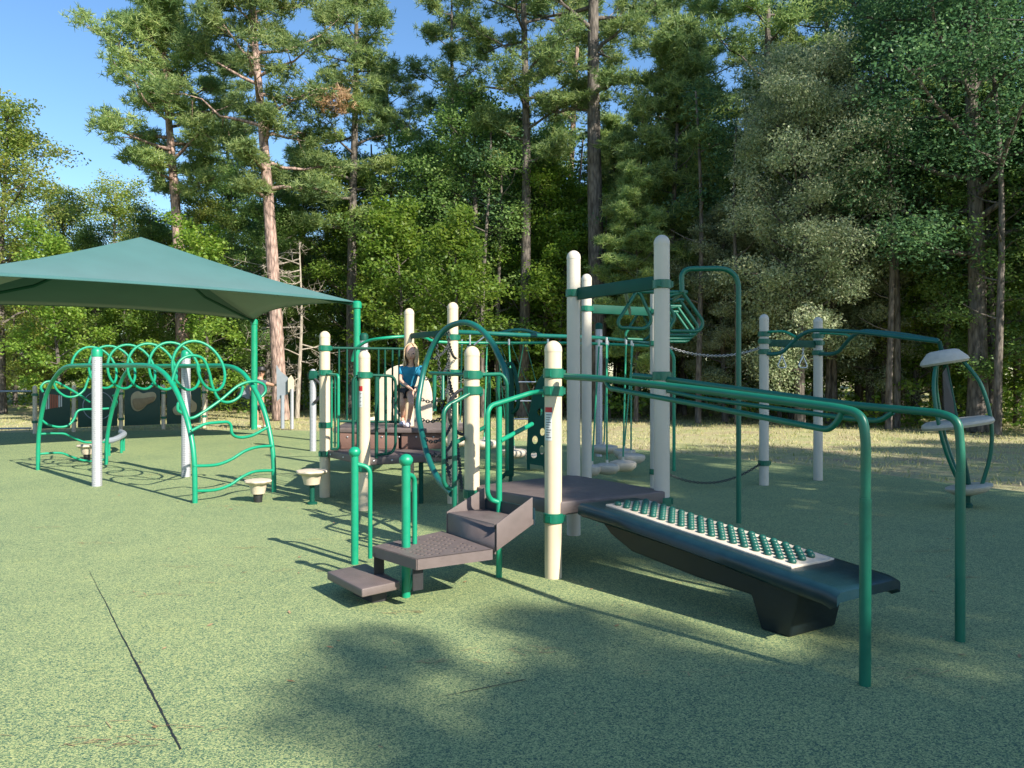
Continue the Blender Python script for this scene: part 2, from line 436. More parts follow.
def tufts_np(rs, cen, nn, L, w):
    cen = np.repeat(np.asarray(cen), nn, 0); n = len(cen)
    d = rand_unit(rs, n); d[:, 2] = d[:, 2]*.8+.35; d /= np.linalg.norm(d, axis=1)[:, None]
    s = np.cross(d, rand_unit(rs, n)); s /= np.linalg.norm(s, axis=1)[:, None]+1e-9
    l = L*rs.uniform(.7, 1.2, (n, 1))
    v = np.stack([cen-s*w, cen+s*w, cen+d*l+s*w*.4, cen+d*l-s*w*.4], 1).reshape(-1, 3)
    return v, np.arange(n*4).reshape(-1, 4)
def trunk_pts(rs, h, lean, wig=.25):
    P = []; n = 12; ph = rs.uniform(0, 6, 2)
    for i in range(n+1):
        t = i/n
        P.append(V((lean[0]*t+wig*math.sin(t*4+ph[0])*t, lean[1]*t+wig*math.sin(t*3.3+ph[1])*t, h*t)))
    return P
def at_h(P, z):
    for a, b in zip(P, P[1:]):
        if b.z >= z: return a.lerp(b, (z-a.z)/max(1e-6, b.z-a.z))
    return P[-1]
def make_tree(name, seed, kind, h, base, rad, tr, mats, label, lean=(0, 0), limbs=30, dens=1.0, leaf=.12, group=None, brown=None):
    rs = np.random.RandomState(seed); T = MB()
    root = thing(name, label, 'tree', (0, 0, 0), group)
    P = trunk_pts(rs, h, lean)
    T.tube(P, [tr*(1.25 if i == 0 else 1)*(1-.82*(i/12)**1.3) for i in range(13)], 10)
    cen = []; rads = []
    ga = rs.uniform(0, 6)
    for k in range(limbs):
        t = (k+.5)/limbs; z = base+(h-base)*(t**.9)*.97
        p = at_h(P, z)
        ga += 2.4+rs.uniform(-.5, .5)
        if kind == 'pine':
            prof = (1-.75*t**1.5)*(.55+.6*min(1, t*3)); L = rad*prof*rs.uniform(.45, 1.1); up = rs.uniform(-.05, .45)+.4*t
        elif kind == 'dome':
            prof = math.sqrt(max(.02, 1-((t-.42)/.62)**2)); L = rad*prof*rs.uniform(.7, 1.08); up = rs.uniform(-.1, .5)+.5*t
        else:
            prof = math.sin(math.pi*min(1, .15+.85*t))**.6 if t < .9 else .5; L = rad*prof*rs.uniform(.55, 1.12); up = rs.uniform(0, .6)+.7*t
        d = V((math.cos(ga), math.sin(ga), up)).normalized()
        e = p+d*L; mid = p+d*L*.5+V((0, 0, rs.uniform(-.2, .1)*L*.4)); e.z += rs.uniform(-.1, .15)*L
        br = [p, p.lerp(mid, .5)+V(rs.uniform(-.05, .05, 3)*L), mid, mid.lerp(e, .5)+V(rs.uniform(-.06, .06, 3)*L), e]
        r0 = tr*(.34 if kind == 'pine' else .4)*(1-.6*t)
        T.tube(br, [r0, r0*.75, r0*.55, r0*.35, r0*.15], 6)
        nsub = 5 if kind != 'pine' else 6
        for q in range(nsub):
            tt = (.35 if kind == 'pine' else .3)+.7*(q+rs.uniform(0, 1))/nsub; tt = min(tt, 1)
            bp = mid.lerp(e, (tt-.5)*2) if tt > .5 else p.lerp(mid, tt*2)
            sd = V(rs.uniform(-1, 1, 3)); sd.z = sd.z*.5+.15
            l2 = L*rs.uniform(.14, .36)*(1.2-.4*tt); ep = bp+sd.normalized()*l2
            T.tube([bp, bp.lerp(ep, .5)+V(rs.uniform(-.04, .04, 3)), ep], [r0*.35, r0*.2, r0*.08], 4, caps=False)
            cen.append(ep)
            if kind == 'pine': rads.append((.5*rs.uniform(.6, 1.2), .5*rs.uniform(.6, 1.2), .24))
            else:
                s = rad*.17*rs.uniform(.7, 1.3); rads.append((s*1.25, s*1.25, s*.72))
        cen.append(e)
        rads.append((.55, .55, .28) if kind == 'pine' else (rad*.2, rad*.2, rad*.13))
    cen = np.array([list(c) for c in cen]); rads = np.array(rads)
    if kind == 'pine':
        per = int(20*dens)
        n = len(cen); tc = np.repeat(cen, per, 0)+rand_unit(rs, n*per)*(rs.uniform(0, 1, (n*per, 1))**.4)*np.repeat(rads, per, 0)
        v, f = tufts_np(rs, tc, 12, leaf*1.35, leaf*.09)
    else:
        v, f = leaves_np(rs, cen, rads, int(120*dens), leaf, leaf*(.26 if kind == 'dome' else .34), droop=.35 if kind == 'dome' else .1)
    T.build('trunk', mats[0], root, sharp=80)
    me = np_mesh('crown', v, f, mats[1])
    o = bpy.data.objects.new('crown', me); COL.objects.link(o); o.parent = root
    if brown is not None:
        bc = at_h(P, brown[0])+V(brown[1])
        c2 = np.array([list(bc)]*110)+rand_unit(rs, 110)*rs.uniform(0, 1, (110, 1))**.4*np.array([.85, .85, .5])
        v, f = tufts_np(rs, c2, 14, .2, .012)
        o = bpy.data.objects.new('dead_clump', np_mesh('dead_clump', v, f, M['needle_br'])); COL.objects.link(o); o.parent = root
        o['label'] = 'clump of dead rust brown needles'
    return root
USED = set()
def put(root, px, D, rot=0, s=1, label=None, group=None, sz=None, z=0):
    if root.name in USED:
        r = root.copy(); COL.objects.link(r)
        for ch in root.children:
            c = ch.copy(); COL.objects.link(c); c.parent = r
        if 'group' in r.keys(): del r['group']
    else:
        r = root; USED.add(root.name)
    r.location = ((px-CX)/F*D, D, z) if px is not None else D
    r.rotation_euler = (0, 0, rot); r.scale = (s, s, sz or s)
    if label: r['label'] = label
    if group: r['group'] = group
    return r
bp_, bg_ = M['bark_pine'], M['bark_grey']
# pines that stand out by their trunks
put(make_tree('pine_tree', 11, 'pine', 14.8, 8.0, 3.7, .26, (bp_, M['needle']), 'leaning pine with a wide spreading crown, leftmost of the pines against the sky', (-.5, 0), 34, 1.3, .15), 184, 28, .6)
put(make_tree('pine_tree', 12, 'pine', 17.5, 7.2, 3.4, .25, (bp_, M['needle']), 'tall pine with a pink sunlit trunk rising over the right end of the shade canopy', (-1.1, 0), 36, 1.2, .15), 281, 26, 0)
put(make_tree('pine_tree', 13, 'pine', 18.0, 6.6, 3.0, .22, (M['bark_grey'], M['needle']), 'straight grey trunked pine with a clump of rust brown dead needles', (0, 0), 34, 1.1, .15, brown=(11.3, (-.3, -2.3, 0))), 352, 30, 0)
put(make_tree('pine_tree', 14, 'pine', 21, 8.5, 5.0, .21, (bg_, M['needle']), 'slender dark pine with long bent branches left of the two thick pines', (-.3, 0), 36, 1.3, .15), 523, 28, 2)
put(make_tree('pine_tree', 15, 'pine', 21, 10, 3.2, .2, (bp_, M['needle']), 'pine with a pale brown trunk just left of the thickest trunk', (.9, 0), 26, .9, .15), 566, 33, 1)
pine_big = put(make_tree('pine_tree', 16, 'pine', 23, 10.5, 4.4, .33, (bg_, M['needle']), 'thickest dark trunked pine in the middle of the wood edge', (.5, 0), 30, 1.0, .15), 600, 27, 4)
# proto forest trees
leafA = make_tree('leafy_tree', 21, 'oak', 12.5, 2.0, 3.3, .17, (bg_, M['leaf']), 'x', (0, 0), 36, 1.1, .13)
leafB = make_tree('leafy_tree', 22, 'oak', 15.5, 4.0, 3.8, .2, (bg_, M['leaf_dk']), 'x', (.3, 0), 38, 1.1, .135)
leafY = make_tree('leafy_tree', 23, 'oak', 12.0, 1.5, 3.2, .16, (bg_, M['leaf_y']), 'x', (0, 0), 38, 1.1, .125)
leafC = make_tree('leafy_tree', 29, 'oak', 10.5, 1.0, 2.9, .14, (bg_, M['leaf_b']), 'x', (0, 0), 40, 1.0, .125)
sap = make_tree('young_tree', 24, 'oak', 6.2, .5, 2.0, .07, (bg_, M['leaf_b']), 'x', (.2, 0), 24, .7, .13)
silver = make_tree('silver_leafed_tree', 25, 'dome', 10.9, 1.6, 3.0, .16, (bg_, M['leaf_s']), 'x', (.1, 0), 66, 2.3, .11)
big = make_tree('broadleaf_tree', 26, 'oak', 17, 4.2, 5.2, .24, (bg_, M['leaf_dk']), 'x', (-.3, 0), 50, 3.2, .105)
pineB = make_tree('pine_tree', 27, 'pine', 20, 8, 3.2, .2, (bg_, M['needle']), 'x', (.3, 0), 30, .9, .16)
pineS = make_tree('pine_tree', 28, 'pine', 13.5, 2.6, 2.6, .12, (bg_, M['needle']), 'x', (0, 0), 44, 1.1, .16)
put(leafY, 2, 29, 0, .95, 'yellowing leafy tree at the left edge of the picture')
put(leafY, 118, 38, 2, .88, 'pale green tree rising just behind the left part of the shade canopy')
put(leafY, 62, 34, 4.2, .78, 'low yellowing tree behind the left edge tree')
put(silver, 800, 22.5, 0, .86, 'silvery olive leafed tree with a rounded drooping crown', sz=.98)
put(silver, 885, 24, 2.5, .74, 'lower silvery tree at the right foot of the tall rounded one')
put(silver, 725, 25, 4, .6, 'small silvery tree at the left foot of the tall rounded one')
put(big, 978, 20.5, 0, 1, 'big dark broadleaf tree filling the top right corner')
put(big, 905, 31, 2, 1.05, 'dark broadleaf tree behind the right side of the silvery tree')
put(leafB, 1065, 21, 1, .95, 'dark leafy tree cut by the right edge of the picture')
put(pineB, 767, 29, 0, 1.05, 'tall pine whose dark trunk rises behind the rounded silvery tree')
put(pineB, 832, 31, 2, 1.0, 'tall pine right of the one behind the rounded silvery tree')
put(pineB, 700, 33, 3.4, .95, 'tall pine left of the one behind the rounded silvery tree')
put(pineB, 455, 35, 1.4, .98, 'pale trunked pine far behind the slender dark pine')
put(pineB, 655, 38, 5, 1.0, 'pine with thin top seen through the gap right of the thickest trunk')
put(pineB, 393, 36, 2.2, .8, 'distant pine behind the one with dead needles')
put(pineB, 230, 36, 3.2, .82, 'distant pine between the two left pines')
put(pineS, 672, 26, 0, 1.0, 'bushy young pine with yellow tinged tufts left of the silvery tree')
put(pineS, 636, 25, 2, .62, 'short pine with yellow tufts above the two tall cream posts')
put(pineS, 300, 33, 1, .85, 'bushy pine behind the pink sunlit trunk')
put(pineS, 940, 27, 3, .95, 'narrow pine in the shade behind the tilted spinner')
put(sap, 448, 24, 0, 1.0, 'bright leafy young tree behind the tall cream posts with the green beam')
put(sap, 395, 27, 1, 1.15, 'bright young tree behind the child')
put(sap, 205, 26, 2, 1.0, 'bright bushy young tree behind the musical panels and looped climber')
put(sap, 60, 26, 3, .95, 'bright young tree behind the left end of the panel fence')
put(sap, 130, 27, 4, .8, 'small bright tree behind the drum panel')
put(sap, 560, 28, 5, 1.1, 'bright young tree between the thick pines')
put(sap, 985, 22, 1.5, .9, 'bright undergrowth tree behind the tilted spinner')
# the rest of the wood, row by row
fr = random.Random(31)
def near_line(px):      # distance of the wood's edge by column
    t = (px+100)/1250
    return 30 if px < 350 else (30-(px-350)/680*11)
cnt = 0
for row, (step, dd) in enumerate([(66, 2.0), (60, 6), (58, 12), (54, 21), (48, 33), (42, 48)]):
    px = -170+row*17
    while px < 1230:
        D = near_line(px)+dd+fr.uniform(-1.5, 2)
        pr = fr.choice([leafA, leafA, leafC, leafY, leafC] if px < 420 else [leafA, leafB, leafC, leafC, leafA, leafY, pineS])
        s = fr.uniform(.66, .98)*(1+(.05 if px < 360 else .11)*row)
        if px < 140: s *= .72
        elif px < 340: s *= .86
        put(pr, px+fr.uniform(-12, 12), D, fr.uniform(0, 6.28), s, 'leafy tree standing among others deep in the wood' if pr is not pineS else 'small bushy pine among leafy trees deep in the wood',
            'trees of the wood behind the playground')
        px += step*fr.uniform(.85, 1.15)*(1+.0*row)
# thin bare trunks under the canopy, right half
def make_stem(seed):
    T = MB(); rs = np.random.RandomState(seed); P = trunk_pts(rs, 11, (rs.uniform(-.6, .6), 0), .2)
    T.tube(P, [.11*(1-.7*i/12) for i in range(13)], 7); root = thing('bare_trunk_tree', 'x', 'tree')
    for k in range(7):
        p = at_h(P, 3+k*1.0); a = rs.uniform(0, 6.28); e = p+V((math.cos(a), math.sin(a), .5))*rs.uniform(.5, 1.4)
        T.tube([p, p.lerp(e, .5)+V((0, 0, -.06)), e], [.03, .02, .008], 5)
    T.build('trunk', M['bark_grey'], root, sharp=80)
    cen = [list(at_h(P, z)+V(rs.uniform(-.8, .8, 3))) for z in (8, 8.6, 9.3, 10, 10.6, 11)]
    v, f = leaves_np(rs, np.array(cen), np.array([[.7, .7, .5]]*6), 120, .14, .05)
    o = bpy.data.objects.new('crown', np_mesh('crown', v, f, M['leaf_dk'])); COL.objects.link(o); o.parent = root
    return root
stems = [make_stem(s) for s in (1, 2, 3)]
for i in range(34):
    px = 380+i*20+fr.uniform(-9, 9); D = near_line(px)+fr.uniform(-.5, 9)
    put(stems[i % 3], px, D, fr.uniform(0, 6), fr.uniform(.7, 1.1), 'slim dark tree trunk in the shade under the wood edge', 'slim trunks at the wood edge')
# leafy understorey
def undergrowth():
    rs = np.random.RandomState(5); cen = []; rad = []
    for i in range(1300):
        px = rs.uniform(-140, 1180); D = near_line(px)+rs.uniform(.2, 30); 
        h = rs.uniform(.2, 1.5) if D < near_line(px)+3 else rs.uniform(.4, 3.6) if D < near_line(px)+12 else rs.uniform(.5, 7)
        cen.append([(px-CX)/F*D, D, h*rs.uniform(.3, 1)]); s = rs.uniform(.35, .85); rad.append([s*1.2, s*1.2, s*.7])
    v, f = leaves_np(rs, np.array(cen), np.array(rad), 75, .15, .055)
    o = bpy.data.objects.new('undergrowth', np_mesh('undergrowth', v, f, M['leaf_b'])); COL.objects.link(o); o['kind'] = 'stuff'
    tag(o, 'tangled green undergrowth along the foot of the wood', 'undergrowth')
undergrowth()
# bare twiggy dead tree beside the pink pine trunk
def dead_tree():
    rs = np.random.RandomState(9); T = MB(); root = thing('dead_tree', 'grey dead tree with bare tangled twigs beside the pink pine trunk', 'tree', G(297, 418))
    b = V(root.location); P = [b+p for p in trunk_pts(rs, 6.2, (.2, 0), .15)]
    T.tube(P, [.09*(1-.8*i/12) for i in range(13)], 7)
    def br(p, d, L, r, k):
        e = p+d*L+V((0, 0, -.12*L)); m = p.lerp(e, .5)+V(rs.uniform(-.1, .1, 3)*L)
        T.tube([p, m, e], [r, r*.7, r*.35], 5, caps=False)
        if k:
            for _ in range(4):
                q = p.lerp(e, rs.uniform(.25, 1)); dd = (d+V(rs.uniform(-.9, .9, 3))).normalized()
                br(q, dd, L*rs.uniform(.4, .65), r*.5, k-1)
    for i in range(26):
        p = b+at_h([q-b for q in P], 1.0+i*.2); a = rs.uniform(0, 6.28)
        br(p, V((math.cos(a), math.sin(a), rs.uniform(-.2, .4))).normalized(), rs.uniform(.7, 1.5), .028, 2)
    T.build('trunk', M['twig'], root, sharp=80)
dead_tree()
# trees behind and right of the photographer whose shade falls over the playground
def shade_tree(src, sx, sy, hc, s, rot, label):      # sx, sy: where the shade of crown height hc lands
    hc *= s
    put(src, None, (sx+1.048*hc, sy-1.048*hc, 0), rot, s, label)
shA = make_tree('shade_tree', 41, 'oak', 13.5, 7.5, 3.4, .2, (bg_, M['leaf_dk']), 'x', (0, 0), 26, .75, .16)
shC = make_tree('shade_tree', 43, 'oak', 14, 11.0, 2.5, .16, (bg_, M['leaf_dk']), 'x', (0, 0), 34, 2.0, .16)
shB = make_tree('shade_pine', 42, 'pine', 15, 8.5, 3.2, .2, (bp_, M['needle']), 'x', (0, 0), 26, 1.1, .16)
for i, (src, sx, sy, hc, s, rot) in enumerate([
        (shC, .75, 8.5, 13.4, .9, 0), (shC, 2.5, 6.9, 13.4, .68, 4), (shC, 6.2, 7.0, 13.4, .8, 5), (shA, 4.8, 10.8, 10.3, .95, 2), (shA, 8.8, 11.2, 10.3, 1.0, 4), (shC, 1.6, 2.1, 13.4, .82, 2), (shC, 3.1, 2.0, 13.4, .74, 1), (shC, 2.6, .9, 13.4, .7, 4),
        (shB, 5.4, 7.2, 11.5, .7, 5), (shB, 3.6, 3.9, 11.5, .5, 3.3), (shB, 1.8, 12.8, 11.5, .9, 1), (shC, 12.5, 12.5, 12.4, 1.2, 1)]):
    shade_tree(src, sx, sy, hc, s, rot, 'tree out of frame behind the photographer shading the play area')
for o in COL.objects:
    if o.parent is None and o.name.startswith('shade_'): o['group'] = 'trees shading the playground from the right'

# ---------------------------------------------------------------- post / clamp pieces
def post(name, parent, x, y, top, mat='cream', r=.0635, bottom=-.05, clamps=(), cap=None, label=None):
    mb = MB()
    if cap: prof = [(r, bottom), (r, top-.09)]
    else:
        prof = [(r, bottom), (r, top-.085), (r*1.03, top-.083), (r*1.03, top-.068)]
        prof += [(r*1.03*math.cos(a), top-.068+.068*math.sin(a)) for a in [R(x) for x in (15, 30, 45, 60, 75, 86)]]
    o = mb.lathe(prof, (x, y, 0), 28).build(name, M[mat], parent, sharp=30, label=label)
    for z in clamps:
        c = MB(); c.lathe([(r+.001, z-.036), (r+.012, z-.033), (r+.012, z+.033), (r+.001, z+.036)], (x, y, 0), 28)
        for a in (0, 2.1, 4.2): c.box((x+math.cos(a)*(r+.014), y+math.sin(a)*(r+.014), z), (math.cos(a)*.012, math.sin(a)*.012, 0), (-math.sin(a)*.02, math.cos(a)*.02, 0), (0, 0, .024))
        c.build('clamp', M['green_mid_shaded'], o)
    if cap:
        k = MB(); k.lathe([(r*1.08, top-.12), (r*1.1, top-.05), (r*.95, top-.02), (r*.6, top), (.01, top+.004)], (x, y, 0), 20)
        k.build('cap', M[cap], o)
    return o

# ================================================================ MAIN PLAY STRUCTURE
a_, b_, c_, d_ = V((-2.29, 9.42, 0)), V((-1.63, 8.5, 0)), V((-1.32, 9.88, 0)), V((-.69, 8.97, 0))
e_, f_, g_, h_ = V((-.334, 6.43, 0)), V((.303, 5.66, 0)), V((.575, 7.18, 0)), V((1.21, 6.22, 0))
g2, h2 = V((.92, 9.5, 0)), V((1.857, 10.0, 0))
U = (f_-e_).normalized(); Vv = (h_-f_).normalized(); UP = V((0, 0, 1))
ZA, ZB, ZC = .58, .56, .84
PS = thing('play_structure', 'large green and cream climbing structure with two decks, steps, ramp, arch climber and overhead ladder', 'play structure', (0, 7.5, 0))
post('post', PS, a_.x, a_.y, 2.03, clamps=(ZA-.05, .88, 1.52, 1.82), label='cream post at the left corner of the rear deck')
pb = post('post', PS, b_.x, b_.y, 1.76, clamps=(ZA-.12, 1.49))
post('post', PS, c_.x, c_.y, 2.35, clamps=(1.80,))
post('post', PS, d_.x, d_.y, 2.34, clamps=(1.93, 1.52))
post('post', PS, e_.x, e_.y, 1.73, clamps=(.50, 1.49, 1.36))
pf = post('post', PS, f_.x, f_.y, 1.74, clamps=(.44, 1.50, 1.37), label='cream front post with a warning sticker')
post('post', PS, g_.x, g_.y, 2.65, 'white', clamps=(2.25,))
post('post', PS, h_.x, h_.y, 2.62, 'white', clamps=(.47, 1.48, 2.22))
post('post', PS, g2.x, g2.y, 2.74, 'white', clamps=(2.31,))
post('post', PS, h2.x, h2.y, 2.68, 'white', clamps=(.24, 1.9, 2.31))
# stickers with small print
def sticker(parent, c, r, px0, px1, py0, py1):
    d = V((-c.x, -c.y, 0)).normalized(); tz = lambda py: CH-(py-HY)/F*c.y
    base = math.atan2(d.y, d.x)
    k = F/c.y
    def arc(z0, z1, a0, a1, rr, name, mat, par):
        mb = MB(); n = 8; vs = []
        for i in range(n+1):
            a = a0+(a1-a0)*i/n
            for z in (z0, z1): vs.append((c.x+math.cos(a)*rr, c.y+math.sin(a)*rr, z))
        mb.add(vs, [(2*i, 2*i+2, 2*i+3, 2*i+1) for i in range(n)])
        return mb, name, mat, par
    pc = CX+c.x/c.y*F
    def ang(px):
        s = max(-.98, min(.98, ((px-pc)/k)/r)); return base+math.asin(s)
    m, *_ = arc(tz(py1), tz(py0+5), ang(px0), ang(px1), r+.0015, 0, 0, 0); lab = m.build('sticker', M['label'], parent)
    m, *_ = arc(tz(py0+5), tz(py0), ang(px0), ang(px1), r+.002, 0, 0, 0); m.build('sticker', M['red'], parent, label='red header of the warning sticker')
    mb = MB()
    for i in range(10):
        z = tz(py0+7+i*(py1-py0-8)/10)
        q, *_ = arc(z-.006, z, ang(px0+1), ang(px1-1-(i % 3)*.8), r+.003, 0, 0, 0)
        mb.add(q.v, q.f)
    mb.build('sticker', M['ink'], parent, label='rows of fine print on the warning sticker')
sticker(pf, f_, .0635, 545.4, 552.2, 407, 440)
sticker(pb, b_, .0635, 359, 362.6, 386, 407)
# decks
def deck(name, poly, z, th=.11, mat='deck', label=None, holes=True):
    mb = MB(); mb.prism([(p[0], p[1], z) for p in poly], (0, 0, -th))
    o = mb.build(name, M[mat], PS, bevel=.012, label=label)
    return o
deck('deck', [a_+V((-.0, .02, 0)), b_, d_, c_], ZA, .09, label='dark rear deck')
deck('deck', [e_-U*.02, f_+U*.06, h_+U*.06, g_-U*.02], ZB, .1, label='dark front deck between the ramp and the steps')
deck('deck', [V((-2.2, 9.47, 0)), V((-.82, 9.40, 0)), V((-.45, 10.25, 0)), V((-1.3, 11, 0)), V((-2.3, 10.6, 0))], ZC, .06, 'deck', 'upper rear deck the child stands on')
mb = MB()
for x0, x1 in ((-2.13, -1.40), (-1.36, -.86)):
    for i in range(1): mb.box(((x0+x1)/2, 9.49, (ZA+ZC-.06)/2), ((x1-x0)/2, 0, 0), (0, .015, 0), (0, 0, (ZC-.06-ZA)/2-.003))
mb.build('riser', M['brown'], PS, bevel=.004)
mb = MB(); mb.box((-1.5, 9.55, (ZA+ZC-.06)/2), (.66, 0, 0), (0, .012, 0), (0, 0, (ZC-.06-ZA)/2-.004)); mb.build('backing', M['black'], PS)  # added black sheet standing in for shade in the gap between risers
# green support leg under rear deck
mb = MB()
for px, yy in ((421, 8.95),): mb.tube([((px-CX)/F*yy, yy, 0), ((px-CX)/F*yy, yy, ZA-.09)], .028)
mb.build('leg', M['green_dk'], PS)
# ---- beams
def beam(A, B, z, h=.055, w=.02):
    d = (B-A).normalized(); n = V((-d.y, d.x, 0)); mb = MB()
    A2, B2 = A+d*.075, B-d*.075
    mb.box((A2+B2)/2+UP*z, (B2-A2)/2, n*w, UP*h)
    mb.build('beam', M['green_dk'], PS, bevel=.006)
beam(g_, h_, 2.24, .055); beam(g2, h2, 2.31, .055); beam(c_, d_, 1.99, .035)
def bolts(A, B, z, n, out):
    for i in range(n):
        p = A.lerp(B, (i+.5)/n)+UP*z+out*.003
        MB().lathe([(.011, 0), (.010, .005), (.004, .008)], p, 10, axis=out).build('bolt', M['steel'], PS)
bolts(b_, d_, ZA-.045, 5, V((.3, -.95, 0)).normalized()); bolts(a_, b_, ZA-.045, 3, -Vv)
bolts(V((-2.13, 9.474, 0)), V((-.86, 9.474, 0)), .73, 6, V((0, -1, 0)))
# ---- guard rails
def bars(name, tubes, parent=PS, mat='green', r=.0165, label=None):
    mb = MB()
    for t in tubes:
        rr = r
        if isinstance(t, tuple): t, rr = t
        mb.tube(t, rr, 10)
    return mb.build(name, M[mat], parent, sharp=60, label=label)
def ip(pxy, A, B): return [PP(x, y, A, B) for x, y in pxy]
A, B = a_, c_
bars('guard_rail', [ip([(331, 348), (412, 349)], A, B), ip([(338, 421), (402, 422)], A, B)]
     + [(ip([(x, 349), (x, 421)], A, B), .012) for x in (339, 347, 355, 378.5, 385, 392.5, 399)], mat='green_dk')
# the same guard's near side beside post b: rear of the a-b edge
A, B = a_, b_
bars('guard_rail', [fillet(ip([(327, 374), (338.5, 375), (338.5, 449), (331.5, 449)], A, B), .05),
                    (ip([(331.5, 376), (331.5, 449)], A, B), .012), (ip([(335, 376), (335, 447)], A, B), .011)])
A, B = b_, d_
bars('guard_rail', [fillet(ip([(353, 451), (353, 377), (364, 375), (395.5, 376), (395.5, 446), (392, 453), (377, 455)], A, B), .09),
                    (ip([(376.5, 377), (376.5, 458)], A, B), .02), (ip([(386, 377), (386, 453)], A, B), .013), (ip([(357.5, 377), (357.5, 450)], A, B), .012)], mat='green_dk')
# ---- slide behind upper deck
SL = MB()
def sweep_u(path, w, h, th=.03):
    P = smooth(path, 8); vs = []; n = 14; fs = []
    for i, p in enumerate(P):
        t = (P[min(i+1, len(P)-1)]-P[max(i-1, 0)]); t.z = 0; t.normalize(); s = V((t.y, -t.x, 0))
        for k in range(n+1):
            a = math.pi*k/n
            vs.append(p+s*math.cos(a)*w*-1+UP*(h-h*math.sin(a)*1.0))
        for k in range(n+1):
            a = math.pi*(n-k)/n
            vs.append(p+s*math.cos(a)*(w+th)*-1+UP*(h-(h+th)*math.sin(a)))
    m = 2*(n+1)
    for i in range(len(P)-1):
        for k in range(m): l = (k+1) % m; fs.append((i*m+k, i*m+l, (i+1)*m+l, (i+1)*m+k))
    fs.append(tuple(range(m))); fs.append(tuple((len(P)-1)*m+k for k in range(m)))
    SL.add(vs, fs)
sweep_u([(-1.45, 10.95, .84), (-1.45, 11.6, .80), (-1.65, 12.2, .66), (-2.05, 12.4, .5), (-2.35, 12.1, .36), (-2.3, 11.7, .28)], .30, .34)
sl = SL.build('slide', M['sand'], PS, sharp=50)
hd = MB()     # hood panel with arched outline and opening
A, B = V((-1.92, 10.75, 0)), V((-1.12, 10.8, 0)); L = (B-A).length; dx = (B-A).normalized(); dn = V((-dx.y, dx.x, 0))
outer = [(0, 0)]+[(.5-.5*math.cos(t), .34+.46*math.sin(t)) for t in np.linspace(0, math.pi, 22)]+[(1, 0)]
inner = [(.28, 0)]+[(.5-.22*math.cos(t), .25+.3*math.sin(t)) for t in np.linspace(0, math.pi, 22)]+[(.72, 0)]
vs = []; m = len(outer)
for lst in (outer, inner):
    for q in (0, 1):
        for (u, z) in lst: vs.append(A+dx*u*L+UP*(ZC+z)+dn*q*.1)
fs = []
for i in range(m-1):
    o0, o1, i0, i1 = 0, m, 2*m, 3*m
    fs += [(o0+i, o0+i+1, i0+i+1, i0+i), (o1+i, i1+i, i1+i+1, o1+i+1), (o0+i, o1+i, o1+i+1, o0+i+1), (i0+i, i0+i+1, i1+i+1, i1+i)]
hd.add(vs, fs); hd.build('hood', M['sand'], sl, bevel=.015)
# ---- arch climber (big ring with chain net)
ringpx = [(452, 494, 6.75), (445, 487, 6.9), (438, 479, 7.1), (428, 457, 7.4), (421, 429, 7.65), (418, 408, 7.8), (420.5, 387, 7.9), (425, 366, 7.95), (434, 344, 7.9), (447, 328, 7.8), (464, 322.5, 7.6), (479, 328, 7.45), (491, 341, 7.3), (499, 356, 7.2), (505, 370, 7.1), (507, 385, 7.05)]
mb = MB(); mb.tube(smooth([W(*p) for p in ringpx], 6), .029, 14)
arch = mb.build('arch_climber', M['teal'], PS, sharp=70)
def chain_pts(A, B, sag=0, n=None):
    L = (B-A).length; n = n or max(4, int(L/.03)); 
    return [A.lerp(B, i/n)-UP*sag*4*(i/n)*(1-i/n) for i in range(n+1)]
def chain_mesh(mb, P, r=.0045, lw=.011):
    # resample at even link spacing
    out = [P[0]]; acc = 0; step = .03
    for p, q in zip(P, P[1:]):
        seg = (q-p).length; t = step-acc
        while t <= seg: out.append(p.lerp(q, t/seg)); t += step
        acc = seg-(t-step)
    for i in range(len(out)-1):
        p, q = out[i], out[i+1]; d = (q-p).normalized(); c = (p+q)/2
        s = d.cross(UP if abs(d.z) < .9 else V((1, 0, 0))).normalized()
        if i % 2: s = d.cross(s)
        hl = .021
        ring = [c+d*hl*math.cos(a)+s*lw*math.sin(a) for a in [2*math.pi*k/8 for k in range(8)]]
        mb.tube(ring, r, 5, closed=True)
mb = MB()
n1 = [W(436, 342, 8.0), W(441, 385, 8.0), W(443, 430, 7.8), W(447, 465, 7.5), W(456, 496, 7.0)]
n2 = [W(449, 330, 8.3), W(449, 370, 8.4), W(452, 410, 8.3), W(458, 450, 8.0), W(462, 492, 7.3)]
for P in (n1, n2): chain_mesh(mb, smooth(P, 10), .006, .014)
s1, s2 = smooth(n1, 10), smooth(n2, 10); rp = smooth([W(*p) for p in ringpx], 6)
for k in range(1, 9):
    i = int(k/9*(len(s1)-1)); p, q = s1[i], s2[i]
    chain_mesh(mb, chain_pts(p, q, .03), .006, .014)
    rr = min(rp, key=lambda r: abs(r.z-p.z)+(0 if r.x < p.x+.05 else 9))
    chain_mesh(mb, chain_pts(rr, p, .04), .006, .014)
    d3 = V((-.69+.05, 8.9, p.z)) if p.z > .6 else V((-.9, 8.85, .6))
    if k % 2: chain_mesh(mb, chain_pts(q, d3, .05), .006, .014)
mb.build('chain_net', M['chain'], arch, sharp=80)
# black steering wheel
mb = MB(); cc = W(464, 412, 7.2); ax = V((1, .5, 0)).normalized()
mb.tube([cc+(ax*math.cos(a)*.15+UP*math.sin(a)*.21) for a in np.linspace(0, 2*math.pi, 30)[:-1]], .016, 8, closed=True)
mb.tube([cc-UP*.2, cc+UP*.2], .012, 8); mb.tube([cc, e_+UP*cc.z], .015, 8)
mb.build('steering_wheel', M['black'], PS)
